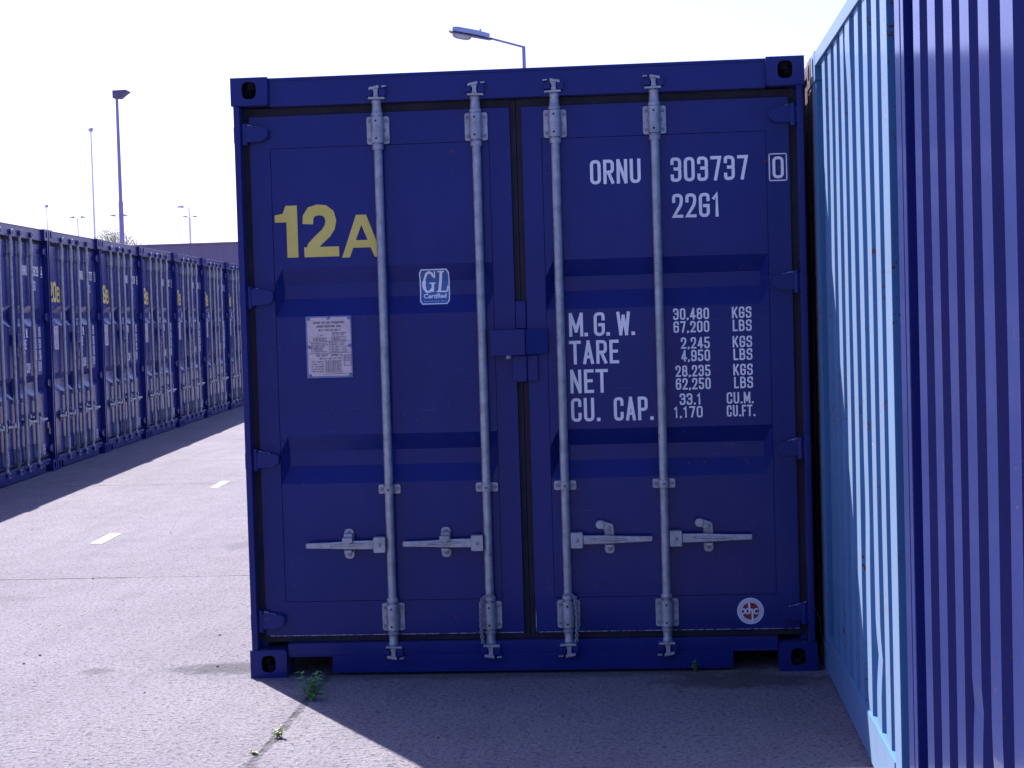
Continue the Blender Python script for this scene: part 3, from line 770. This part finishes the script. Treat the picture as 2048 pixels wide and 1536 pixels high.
    rows = [('30,480', 1.866, 2.018, 1.501, 'KGS', 2.115, 2.197), ('67,200', 1.866, 2.018, 1.446, 'LBS', 2.117, 2.197),
            ('2,245', 1.896, 2.018, 1.377, 'KGS', 2.115, 2.197), ('4,950', 1.896, 2.018, 1.323, 'LBS', 2.117, 2.197),
            ('28,235', 1.870, 2.018, 1.258, 'KGS', 2.115, 2.197), ('62,250', 1.870, 2.018, 1.203, 'LBS', 2.117, 2.197),
            ('33.1', 1.885, 1.976, 1.138, 'CU.M.', 2.084, 2.198), ('1,170', 1.859, 1.981, 1.083, 'CU.FT.', 2.083, 2.203)]
    for a, xa, xb, z, u, ua, ub in rows:
        lettering(mb, a, xa, z, H, yf, 0.46, 0.145, x_end=xb); lettering(mu, u, ua, z, H, yf, 0.46, 0.145, x_end=ub)
    mb.build('weight_figures', M['white_ink'], rdoor, smooth=False); mu.build('weight_units', M['white_ink'], rdoor, smooth=False)

def add_stickers(ldoor, rdoor, detail=True):
    # certification sticker lies over the upper groove
    dep = lambda z: door_y(z)
    def sheet(mb, x0, x1, z0, z1, r, off, mat):
        poly = rect_round(x0, x1, z0, z1, r, 3)
        bm_z = sorted(set([z0, z1] + [z for z in ZB if z0 < z < z1] + [z0+(z1-z0)*k/10 for k in range(1, 10)]))
        for a, b in zip(bm_z[:-1], bm_z[1:]):
            ina = r - min(r, min(a-z0, z1-a)); inb = r - min(r, min(b-z0, z1-b))
            da = r-math.sqrt(max(0, r*r-ina*ina)); db = r-math.sqrt(max(0, r*r-inb*inb))
            k = len(mb.v); mb.v += [(x0+da, dep(a)-off, a), (x1-da, dep(a)-off, a), (x1-db, dep(b)-off, b), (x0+db, dep(b)-off, b)]
            mb.face((k, k+1, k+2, k+3), mat)
    if detail:
        mb = MB(); x0, x1, z0, z1 = 0.781, 0.911, 1.598, 1.750
        sheet(mb, x0, x1, z0, z1, 0.010, 0.0015, 0); sheet(mb, x0+0.005, x1-0.005, z0+0.005, z1-0.005, 0.007, 0.0025, 1)
        def put(k): return lambda u, v: (u, dep(v)-0.0035-STEP*k, v)
        # tall slanted serif G and L
        def arc(pts, w, k):
            n = 10
            P = []
            for a, b in zip(pts[:-1], pts[1:]):
                for t in range(4): P.append(Vector(a).lerp(Vector(b), t/4))
            P.append(Vector(pts[-1])); stroke(mb, P, False, w, put(k), 0, 0)
        arc([(0.843, 1.716), (0.836, 1.731), (0.825, 1.737), (0.813, 1.730), (0.803, 1.708), (0.799, 1.682), (0.803, 1.662), (0.813, 1.652), (0.826, 1.655), (0.834, 1.666)], 0.010, 0)
        arc([(0.801, 1.70), (0.799, 1.682), (0.803, 1.664)], 0.015, 1)
        arc([(0.837, 1.652), (0.838, 1.690)], 0.011, 2); arc([(0.823, 1.690), (0.850, 1.690)], 0.005, 3)
        arc([(0.847, 1.710), (0.849, 1.740)], 0.005, 1)
        arc([(0.866, 1.654), (0.877, 1.737)], 0.012, 0); arc([(0.862, 1.738), (0.890, 1.738)], 0.005, 2)
        arc([(0.854, 1.653), (0.900, 1.653)], 0.006, 3); arc([(0.900, 1.653), (0.904, 1.678)], 0.007, 1)
        plane_text('Certified', 0.027, mb, 0.797, 1.625, dep, 0.100, 0, 0.0038, bold=0.0009)
        plane_text('Germanischer Lloyd', 0.011, mb, 0.797, 1.609, dep, 0.100, 2, 0.0038)
        mb.build('certificate_sticker', [M['sticker_white'], M['sticker_blue'], M['sticker_grey']], ldoor, smooth=False)
    # round maker's sticker
    mb = MB(); cx, cz, R_ = 2.163, 0.249, 0.0565
    def disc(r, off, mat, n=40):
        b = len(mb.v); mb.v += [(cx+r*math.cos(2*PI*i/n), YD-off, cz+r*math.sin(2*PI*i/n)) for i in range(n)]; mb.face(range(b, b+n), mat)
    disc(R_, 0.0035, 0); disc(R_*0.93, 0.0043, 1); disc(R_*0.70, 0.0050, 0); disc(R_*0.655, 0.0057, 2)
    if detail:
        q = 0.0565/0.443                                    # sticker picture units: radius .443
        def st(pts, w, k, closed=False): stroke(mb, [Vector((cx+x*q, cz+z*q)) for x, z in pts], closed, w*q, lambda u, v: (u, YD-0.0066-STEP*k, v), 0, 0)
        st([(-0.045, 0.28), (-0.035, -0.09)], 0.065, 0)
        st([(-0.02, 0.03), (0.01, 0.055), (0.05, 0.045), (0.065, 0.0), (0.06, -0.15), (0.065, -0.38)], 0.060, 1)
        st([(0.255, 0.04), (0.21, 0.075), (0.155, 0.07), (0.12, 0.03), (0.125, -0.05), (0.165, -0.09), (0.215, -0.085), (0.255, -0.05)], 0.042, 0)
        st([(-0.28, 0.06), (-0.22, 0.075), (-0.165, 0.0), (-0.13, -0.08), (-0.075, -0.09)], 0.045, 0)
        st([(-0.28, -0.09), (-0.22, -0.08), (-0.185, -0.01), (-0.13, 0.07), (-0.075, 0.085)], 0.040, 1)
        for x in (-0.055, 0.005, 0.06):
            st([(x-0.018, -0.335), (x+0.018, -0.335), (x+0.018, -0.37), (x-0.018, -0.37)], 0.016, 2, True)
        for i in range(26):
            a = math.radians(-30+240*i/25)
            for r0 in (0.375,):
                x, z = r0*math.cos(a), r0*math.sin(a); d = Vector((-math.sin(a), math.cos(a)))*0.012
                b = len(mb.v); nrm = Vector((math.cos(a), math.sin(a)))*0.012
                for sx, sn in ((-1, -1), (1, -1), (1, 1), (-1, 1)):
                    mb.v.append((cx+q*(x+d.x*sx+nrm.x*sn), YD-0.0050, cz+q*(z+d.y*sx+nrm.y*sn)))
                mb.face((b, b+1, b+2, b+3), 0)
    mb.build('round_sticker', [M['sticker_white'], M['sticker_grey'], M['red_ink']], rdoor, smooth=False)
    # riveted data plate
    mb = MB(); x0, x1, z0, z1 = 0.283, 0.483, 1.294, 1.561
    mb.box(x0, x1, YD-0.0055, YD+0.001, z0, z1, 1)
    mb.box(x0+0.007, x1-0.005, YD-0.0066, YD-0.0056, z0+0.008, z1-0.006, 0)
    q = mb
    for x, z in ((x0+0.012, z1-0.010), ((x0+x1)/2, z1-0.008), (x1-0.011, z1-0.010), (x0+0.013, (z0+z1)/2), (x1-0.010, (z0+z1)/2+0.004), (x0+0.013, z0+0.010), (x1-0.010, z0+0.010)):
        q.tube((x, YD-0.0064, z), (x, YD-0.0105, z), 0.0082, 0.0055, 12, 1)
    if detail:
        t = mb; yf = lambda z: YD-0.0066
        T = lambda s_, x, z, w, h: lettering(t, s_, x, z, h, yf, 0.6, 0.15, x_end=x+w, off=0.0009, mat=2)
        def bar(xa, za, xb, zb, w=0.0016): stroke(t, [Vector((xa, za)), Vector((xb, zb))], False, w, lambda u, v: (u, YD-0.0080, v), 2)
        T('APPROVED FOR TRANSPORT', 0.315, 1.528, 0.138, 0.0095); T('UNDER CUSTOMS SEAL', 0.330, 1.512, 0.108, 0.0095)
        T('GB C 1482 03 APR 0', 0.338, 1.496, 0.096, 0.0085); T('TYPE', 0.336, 1.475, 0.020, 0.006); T('MANUFACTURERS', 0.398, 1.484, 0.060, 0.006); T('NO. OF THE', 0.398, 1.476, 0.05, 0.006)
        for (a, b, c, d) in ((0.316, 1.456, 0.372, 1.467), (0.396, 1.456, 0.455, 1.470), (0.447, 1.345, 0.476, 1.392)):
            bar(a, b, c, b); bar(a, d, c, d); bar(a, b, a, d); bar(c, b, c, d)
        T('CB SA 22', 0.324, 1.458, 0.04, 0.006); T('30373', 0.402, 1.459, 0.03, 0.007)
        bar(0.294, 1.450, 0.474, 1.452); bar(0.294, 1.399, 0.474, 1.403); bar(0.386, 1.402, 0.386, 1.450)
        for k in range(6): T('DATE MANUFACTURED GR', 0.304, 1.4415-0.0072*k, random.uniform(0.05, 0.075), 0.0046); T('TARE CAPACITY KG LBS', 0.391, 1.4415-0.0072*k, random.uniform(0.05, 0.08), 0.0046)
        T('CSC SAFETY APPROVAL', 0.325, 1.387, 0.115, 0.009); T('GB LR 1482 07 OCT', 0.340, 1.374, 0.10, 0.007)
        for k, s_ in enumerate(('DATE MANUF', 'IDENTIF NO', 'MAXIMUM GROSS', 'ALLOW STACK', 'RACKING TEST')): T(s_, 0.303, 1.361-0.0105*k, 0.055, 0.0055)
        for k in range(8): T('KG LBS 30 480 67 200 CU', 0.365, 1.364-0.0068*k, random.uniform(0.06, 0.074), 0.0052)
        for k in range(4): T('NO DATE', 0.450, 1.384-0.0065*k, 0.022, 0.0045)
        bar(0.362, 1.310, 0.474, 1.312)
    mb.build('data_plate', [M['plate'], M['plate_edge'], M['dark_ink']], ldoor, smooth=False)

# ------------------------------------------------------------------ ISO container seen on its corrugated closed end (local y=0)
def build_end_container(label, mat, loc, rz, ribs, rib_w, dents=(), group=None, seed=1):
    root = thing('shipping_container', label, 'shipping container', loc, rz, group)
    rnd = random.Random(seed)
    for a, b in ((0.006, 0.168), (CW-0.168, CW-0.006)):
        f = MB(); c_ = (a+b)/2; o_ = -1 if a < 1 else 1
        lo, hi = (a, b-0.06) if a < 1 else (a+0.06, b)
        f.box(lo, hi, 0.003, 0.10, 0.121, 2.470); f.box(*((hi, b) if a < 1 else (a, lo)), 0.005, 0.10, 0.121, 2.470)
        f.build('corner_post', mat, root, bev=0.003, seg=3)
        lo, hi = (a, a+0.084) if a < 1 else (b-0.084, b)
        g = MB(); g.box(lo, hi, CL-0.10, CL-0.003, 0.121, 2.47); g.build('rear_post', mat, root, bev=0.008)
    r = MB()
    r.prism_y([(0.16, 0.010), (CW-0.16, 0.010), (CW-0.16, 0.170), (0.16, 0.170)], 0.001, 0.09)
    r.build('bottom_rail', mat, root, bev=0.006)
    r = MB(); r.box(0.16, CW-0.16, 0.001, 0.07, 2.529, 2.588); r.build('top_rail', mat, root, bev=0.004)
    for s in (0, 1):
        a, b = (0.006, 0.07) if s == 0 else (CW-0.07, CW-0.006)
        for za, zb in ((0.02, 0.16), (2.52, 2.585)): k = MB(); k.box(a, b, 0.176, CL-0.176, za, zb); k.build('side_rail', mat, root, bev=0.004)
    for top in (0, 1):
        z0 = CH-0.120 if top else 0.0
        for (x0, right) in ((0.0, False), (CW-0.178, True)):
            casting(root, mat, x0, z0, right, top, w=0.178, d=0.162); casting(root, mat, x0, z0, right, top, w=0.178, d=0.162, y0=CL-0.162, back=True)
    corrugated_side(root, mat, 0.012, -1, 0.10, CL-0.10, 0.16, 2.52); corrugated_side(root, mat, CW-0.012, 1, 0.10, CL-0.10, 0.16, 2.52)
    rf = MB(); rf.box(0.06, CW-0.06, 0.07, CL-0.02, 2.555, 2.572); rf.build('roof', mat, root)
    ew = MB(); ew.box(0.09, CW-0.09, CL-0.06, CL-0.03, 0.15, 2.53); ew.build('door_end', mat, root)
    fl = MB(); fl.box(0.07, CW-0.07, 0.09, CL-0.06, 0.135, 0.16); fl.build('floor_pan', M['hole'], root)
    # corrugated end sheet
    Y0, D = 0.010, 0.050
    prof = [(0.160, Y0+D, 0)]
    for i, c in enumerate(ribs):
        w = rib_w/2
        prof += [(c-w-0.036, Y0+D, 0), (c-w, Y0, i+1), (c+w, Y0, i+1), (c+w+0.036, Y0+D, 0)]
    prof.append((CW-0.160, Y0+D, 0))
    NZ = 40; zs = [0.165+(2.532-0.165)*k/NZ for k in range(NZ+1)]
    mb = MB(); n = len(prof)
    ph = [rnd.uniform(0, 9) for _ in range(n)]
    for z in zs:
        for j, (x, y, k) in enumerate(prof):
            dx = 0.0022*mnoise.noise(Vector((z*1.6, ph[j], seed))); dy = 0.0025*mnoise.noise(Vector((z*1.2, x*2, seed+5)))
            for (rib, zc, rz_, ax, ay) in dents:
                if k == rib+1:
                    e = math.exp(-((z-zc)/rz_)**2)
                    left = j % 4 == 2
                    dx += ax*e*(1 if left else 0.15); dy += ay*e
            if j in (0, n-1): dx = dy = 0
            mb.v.append((x+dx, y+dy, z))
    for r_ in range(NZ):
        for j in range(n-1):
            a = r_*n+j; mb.face((a, a+1, a+n+1, a+n))
    mb.build('end_sheet', mat, root, smooth=False)
    return root

# ------------------------------------------------------------------ setting
g = MB(); g.v = [(-900, -300, 0), (900, -300, 0), (900, 1500, 0), (-900, 1500, 0)]; g.f = [(0, 1, 2, 3)]; g.mi = [0]
struct(g.build('ground', M['ground'], smooth=False))['label'] = 'pinkish grey concrete yard paving'
for c, lab in ((((-2.253, 4.804), (-2.158, 4.790), (-2.193, 5.365), (-2.285, 5.379)), 'nearer short white painted dash on the sunlit paving'),
          (((-2.399, 8.846), (-2.319, 8.829), (-2.359, 9.472), (-2.448, 9.493)), 'farther short white painted dash cut by the paving joint')):
    d = MB(); d.v = [(x, y, 0.004) for x, y in c]; d.f = [(0, 1, 2, 3)]; d.mi = [0]
    o = d.build('road_marking', M['marking'], smooth=False); struct(o); o['label'] = lab

def big_wall():
    root = thing('concrete_wall', 'long grey concrete wall standing behind the row of containers', 'wall', (-15, 62, 0))
    w = MB(); w.box(-90, 120, 0, 0.6, 0, 4.60); w.build('wall_body', M['wall'], root)
    c = MB(); c.box(-90, 120, -0.05, 0.65, 4.601, 4.66); c.build('coping', M['wall'], root)
    return root
big_wall()

# ------------------------------------------------------------------ containers
proto, pd = build_door_container()
add_stickers(pd[0], pd[1], True)
RZ = math.radians(90+4.615); ux, uy = math.cos(RZ), math.sin(RZ)
BX, BY, PITCH = -4.6937, 11.3152, 2.465
rows = {-2: (('22', 'B'), '302764', '2'), -1: (('21', 'B'), '303829', '4'), 0: (('20', 'B'), '301727', '1'), 1: (('19', 'B'), '303318', '6'),
        2: (('18', 'B'), '302201', '1'), 3: (('17', 'B'), '303564', '1'), 4: (('16', 'B'), '303035', '1'), 5: (('15', 'B'), '302418', '7'), 6: (('14', 'B'), '301992', '3')}
labels = {-2: 'blue container of the left row beyond the picture edge, throwing the nearest shadow', -1: 'blue container with black padlock on its door handle, cut by the left edge',
          0: 'blue container in the left row with yellow 20B on its door', 1: 'blue container in the left row showing yellow 9B beside the 20B one',
          2: 'blue container in the left row showing yellow 8B', 3: 'blue container in the left row showing yellow 7B',
          4: 'blue container in the left row between the 7B one and the last visible sliver', 5: 'far narrow sliver of blue container beside the edge of the 12A one', 6: 'blue container at the hidden far end of the left row'}
for k in sorted(rows):
    c = copy_tree(proto)
    s = k*PITCH+(PITCH-CW)/2
    c.location = (BX+ux*s, BY+uy*s, 0); c.rotation_euler = (0, 0, RZ)
    c['label'] = labels[k]; c['group'] = 'blue containers in the left row'
    dd = sorted([o for o in c.children if o.name.split('.')[0] == 'door'], key=lambda o: o.data.vertices[0].co.x)
    y, i, ch = rows[k]
    add_marks(c, dd[0], dd[1], y, i, ch)
proto['label'] = 'large blue container marked 12A with white lettering, closed doors facing us'
add_marks(proto, pd[0], pd[1], ('12', 'A'), '303737', '0')

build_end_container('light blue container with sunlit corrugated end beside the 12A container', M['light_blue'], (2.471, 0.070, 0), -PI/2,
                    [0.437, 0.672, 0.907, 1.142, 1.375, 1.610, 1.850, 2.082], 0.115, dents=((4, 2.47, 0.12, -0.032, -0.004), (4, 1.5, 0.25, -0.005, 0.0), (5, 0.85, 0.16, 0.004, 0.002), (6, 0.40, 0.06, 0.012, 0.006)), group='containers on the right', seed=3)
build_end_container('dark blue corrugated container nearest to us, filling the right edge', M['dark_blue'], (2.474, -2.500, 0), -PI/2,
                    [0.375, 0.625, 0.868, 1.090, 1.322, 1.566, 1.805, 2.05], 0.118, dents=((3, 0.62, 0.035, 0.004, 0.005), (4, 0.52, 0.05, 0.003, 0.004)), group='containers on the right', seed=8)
build_end_container('rusty brown container just showing a corner behind the light blue one', M['brown'], (2.471, 2.530, 0), -PI/2,
                    [0.437, 0.672, 0.907, 1.142, 1.375, 1.610, 1.850, 2.082], 0.115, group='containers on the right', seed=5)

# padlock hanging on the container at the left edge
def padlock():
    s = -1*PITCH+(PITCH-CW)/2; lx, ly, lz = 2.02, -0.03, 0.50
    X = BX+ux*(s+lx)-uy*ly; Y = BY+uy*(s+lx)+ux*ly
    root = thing('padlock', 'black padlock hanging from a door handle of the leftmost container', 'padlock', (X, Y, lz), RZ)
    b = MB(); b.prism_y(rect_round(-0.030, 0.030, -0.085, -0.015, 0.008), -0.014, 0.014); b.build('lock_body', M['black_plastic'], root, bev=0.003)
    h = MB(); pts = [(0.020*math.cos(a), 0, 0.020+0.022*math.sin(a)) for a in [PI*i/8 for i in range(9)]]
    h.path([(0.020, 0, -0.016)]+pts+[(-0.020, 0, -0.016)], 0.005, 8); h.build('shackle', M['brass'], root)
padlock()

# ------------------------------------------------------------------ lamps
def pole(mb, h, r0, r1, n=14): mb.tube((0, 0, 0), (0, 0, h), r0, r1, n)
def main_lamp():
    root = thing('street_lamp', 'street lamp with glass bowl reaching over the top of the 12A container', 'street lamp', (-0.66, 28, 0))
    p = MB(); p.tube((0, 0, 0), (0, 0, 6.80), 0.075, 0.034); p.build('pole', M['pole_dark'], root)
    a = MB(); a.tube((0.0, 0, 6.785), (-0.66, 0, 6.985), 0.022, 0.022); a.build('arm', M['pole_dark'], root)
    A = Vector((-0.62, 0, 6.975)); D = Vector((-0.978, 0, 0.207)).normalized(); U = Vector((0.207, 0, 0.978)).normalized()
    def P(u, v, w): return tuple(A + D*u + U*v + Vector((0, w, 0)))
    def slab(mb, sec):      # sections (u, v0, v1, halfwidth)
        b = len(mb.v)
        for u, v0, v1, hw in sec: mb.v += [P(u, v0, -hw), P(u, v0, hw), P(u, v1, hw*0.8), P(u, v1, -hw*0.8)]
        for i in range(len(sec)-1):
            q = b+4*i
            for k in range(4): mb.face((q+k, q+(k+1) % 4, q+4+(k+1) % 4, q+4+k))
        mb.face((b+3, b+2, b+1, b)); q = b+4*(len(sec)-1); mb.face((q, q+1, q+2, q+3))
    h = MB(); slab(h, [(0.06, 0.0, 0.085, 0.10), (0.30, 0.01, 0.105, 0.13), (0.70, 0.015, 0.11, 0.13), (0.80, 0.02, 0.095, 0.11)])
    ho = h.build('lamp_housing', M['lamp_body'], root, bev=0.006)
    t = MB(); t.tube(P(0.26, 0.10, 0), P(0.26, 0.145, 0), 0.018, 0.024); t.build('photocell', M['pole_dark'], ho)
    u = MB(); slab(u, [(0.0, -0.025, 0.02, 0.03), (0.06, -0.035, -0.001, 0.10), (0.40, -0.030, 0.0, 0.135), (0.84, -0.022, 0.010, 0.125), (0.87, -0.01, 0.014, 0.11)])
    u.build('lamp_tray', M['lamp_dark'], root, bev=0.004)
    b = MB(); rings = [(-0.031, 1.0), (-0.07, 0.95), (-0.10, 0.80), (-0.115, 0.55)]
    n = 18; k = 0
    for v, s_ in rings:
        for i in range(n):
            t_ = 2*PI*i/n; b.v.append(P(0.60+0.20*s_*math.cos(t_), v, 0.105*s_*math.sin(t_)))
    for r_ in range(len(rings)-1):
        for i in range(n): b.face((r_*n+i, r_*n+(i+1) % n, (r_+1)*n+(i+1) % n, (r_+1)*n+i))
    b.face([(len(rings)-1)*n+i for i in range(n)])
    b.build('glass_bowl', M['lamp_bowl'], root)
main_lamp()
def flood():
    root = thing('lamp_post', 'tall dark lamp post with a wedge shaped floodlight, thickest of the left ones', 'lamp post', (-13.98, 45, 0))
    p = MB(); p.tube((0, 0, 0), (0, 0, 5.2), 0.075, 0.068); p.tube((0, 0, 5.2), (0, 0, 8.30), 0.055, 0.042); p.build('pole', M['pole_dark'], root)
    h = MB(); h.prism_y([(-0.09, 8.26), (0.12, 8.24), (0.40, 8.445), (0.31, 8.50), (-0.09, 8.49)], -0.15, 0.15)
    h.build('floodlight', M['lamp_dark'], root, bev=0.01)
flood()
def ball_mast(label, x, y, h, r):
    root = thing('lamp_mast', label, 'lamp mast', (x, y, 0), 0, 'thin masts behind the left row')
    p = MB(); p.tube((0, 0, 0), (0, 0, h), r*1.25, r*0.6, 10); p.build('pole', M['pole_glare_pale'], root)
    b = MB(); b.lathe(0, 0, [(0.02, h-0.16), (0.13, h-0.10), (0.17, h), (0.12, h+0.10), (0.03, h+0.15)], 14); b.build('lamp_head', M['lamp_far'], root)
ball_mast('tallest thin grey mast with a ball top, left of the dark floodlight post', -32.15, 100, 13.45, 0.07)
ball_mast('short thin mast with a ball top, leftmost above the containers', -48.8, 140, 11.65, 0.06)
def armed(label, x, y, h, arms, r=0.06):
    root = thing('street_lamp', label, 'street lamp', (x, y, 0), 0, 'far street lamps behind the left row')
    p = MB(); p.tube((0, 0, 0), (0, 0, h), r*1.2, r*0.7, 10); p.build('pole', M['pole_glare_pale'], root)
    for dx in arms:
        s = 1 if dx > 0 else -1
        a = MB(); a.tube((0, 0, h-0.05), (dx*0.6, 0, h+0.10), 0.03, 0.03, 8)
        o = a.build('arm', M['pole_glare_pale'], root)
        hd = MB(); hd.prism_y([(dx*0.45, h+0.03), (dx*1.0, h+0.06), (dx*1.05, h+0.13), (dx*0.50, h+0.20)][::s], -0.12, 0.12); hd.build('lamp_head', M['lamp_far'], o, bev=0.01)
armed('far double armed street lamp left of the tallest thin mast', -42.93, 130, 9.90, (-0.55, 0.60))
armed('far double armed street lamp half hidden behind the dark floodlight post', -39.59, 130, 9.93, (-0.70, 0.62))
armed('far single armed street lamp beside the 12A container, arm pointing left', -31.46, 120, 9.78, (-0.85,))
armed('far double armed street lamp just behind the single armed one', -39.20, 150, 10.85, (-0.62, 0.62))

# ------------------------------------------------------------------ tree beyond the wall
def tree():
    root = thing('tree', 'thin leafy tree top rising behind the left row of containers', 'tree', (-26.6, 85, 0))
    rnd = random.Random(4)
    t = MB(); tips = []
    def grow(p, d, L, r, lev):
        q = p + d*L; t.tube(p, q, r, r*0.7, 7)
        if lev == 0: tips.append(q); return
        for i in range(3 if lev > 1 else 4):
            nd = (d + Vector((rnd.uniform(-0.75, 0.75), rnd.uniform(-0.75, 0.75), rnd.uniform(-0.15, 0.5)))).normalized()
            grow(q, nd, L*rnd.uniform(0.55, 0.8), r*0.6, lev-1)
    grow(Vector((0, 0, 0)), Vector((0, 0, 1)), 2.3, 0.16, 4)
    for _ in range(5): tips.append(Vector((rnd.uniform(-1, 1), rnd.uniform(-1, 1), rnd.uniform(5.2, 6.2))))
    t.build('trunk', M['bark'], root)
    zt = max(q.z for q in tips)
    c = MB()
    for q in tips:
        q = Vector((q.x*0.62+0.1, q.y*0.7, q.z*6.45/zt))
        for _ in range(34):
            p = q + Vector((rnd.gauss(0, 0.26), rnd.gauss(0, 0.26), rnd.gauss(0, 0.20)))
            d = Vector((rnd.uniform(-1, 1), rnd.uniform(-1, 1), rnd.uniform(-0.8, 0.6))).normalized(); e = d.orthogonal().normalized()
            l = rnd.uniform(0.05, 0.10); w = l*0.35
            b = len(c.v); c.v += [tuple(p), tuple(p+d*l*0.5+e*w), tuple(p+d*l), tuple(p+d*l*0.5-e*w)]; c.face((b, b+1, b+2, b+3))
    c.build('crown', M['tree_leaf'], root, smooth=False)
tree()

# ------------------------------------------------------------------ weeds and grit
def weed(label, x, y, stems, hgt, mat, seed, spread=0.06, leaf=0.05):
    rnd = random.Random(seed)
    root = thing('weed', label, 'weed', (x, y, 0), 0, 'weeds in the paving joint')
    st = MB(); lf = MB()
    for s in range(stems):
        a = rnd.uniform(0, 2*PI); h = hgt*rnd.uniform(0.35, 1.0); tip = Vector((math.cos(a)*spread*rnd.uniform(.4, 1.2), math.sin(a)*spread*rnd.uniform(.4, 1.2), h))
        base = Vector((rnd.uniform(-1, 1)*0.012, rnd.uniform(-1, 1)*0.012, 0)); mid = base.lerp(tip, 0.5)+Vector((0, 0, h*0.12))
        st.path([base, mid, tip], [0.0022, 0.0018, 0.001], 5)
        for k in range(9):
            t = 0.25+0.75*k/8; p = base.lerp(mid, t*2) if t < 0.5 else mid.lerp(tip, t*2-1)
            b = a+k*2.4+rnd.uniform(-.4, .4); d = Vector((math.cos(b), math.sin(b), rnd.uniform(-0.1, 0.55))).normalized()
            side = d.cross(Vector((0, 0, 1))).normalized(); up = side.cross(d)
            L = leaf*rnd.uniform(0.6, 1.1)*(1.1-0.4*t); w = L*0.21
            o = len(lf.v)
            for u, ww, dr in ((0, 0.15, 0), (0.3, 1, 0.02), (0.65, 0.75, -0.03), (1.0, 0.0, -0.16)):
                c = p+d*(L*u)+up*(L*dr)
                lf.v += [tuple(c+side*w*ww+up*w*0.25), tuple(c), tuple(c-side*w*ww+up*w*0.25)]
            for r in range(3):
                for q in range(2): i = o+3*r+q; lf.face((i, i+1, i+4, i+3))
    st.build('stem', M['stem'], root); lf.build('leaf', mat, root)
weed('largest green weed growing by the lower left of the 12A container', 0.352, -0.440, 8, 0.118, M['leaf'], 2, 0.050, 0.050)
weed('small pale weed on the sunlit side of the paving crack', 0.356, -1.118, 5, 0.050, M['leaf_pale'], 5, 0.022, 0.026)
weed('faint low weed nearest to us on the paving crack', 0.318, -1.335, 4, 0.022, M['leaf_pale'], 9, 0.03, 0.018)
weed('tiny sprig of weed under the sill right of the fourth locking bar', 1.93, 0.012, 3, 0.055, M['leaf'], 12, 0.018, 0.024)
gr = MB(); rnd = random.Random(11)
for i in range(105):
    y = rnd.uniform(-1.55, 6.0); x = rnd.uniform(-2.6, 2.3) if y < -0.05 else rnd.uniform(-3.4, -0.05)
    r = rnd.choice((0.003, 0.003, 0.004, 0.005, 0.007)); a = rnd.uniform(0, PI); h = r*rnd.uniform(0.5, 1.0)
    k = 1 if rnd.random() < 0.35 else 0
    n = 6; b = len(gr.v)
    ring = [(x+r*rnd.uniform(.7, 1.3)*math.cos(a+2*PI*i_/n), y+r*rnd.uniform(.7, 1.3)*math.sin(a+2*PI*i_/n)) for i_ in range(n)]
    gr.v += [(p[0], p[1], 0.0) for p in ring] + [(x+(p[0]-x)*0.7, y+(p[1]-y)*0.7, h) for p in ring]
    for q in range(n): gr.face((b+q, b+(q+1) % n, b+n+(q+1) % n, b+n+q), k)
    gr.face(range(b+n, b+2*n), k)
o = gr.build('gravel', [simple('grit_dark', rgba(0.05, 0.04, 0.05), rgba(0.09, 0.07, 0.09), 0.9), simple('grit_pale', rgba(0.30, 0.28, 0.33), rgba(0.4, 0.38, 0.43), 0.8)], smooth=False)
tag(o, 'loose grit scattered over the paving', 'gravel', None, 'stuff')
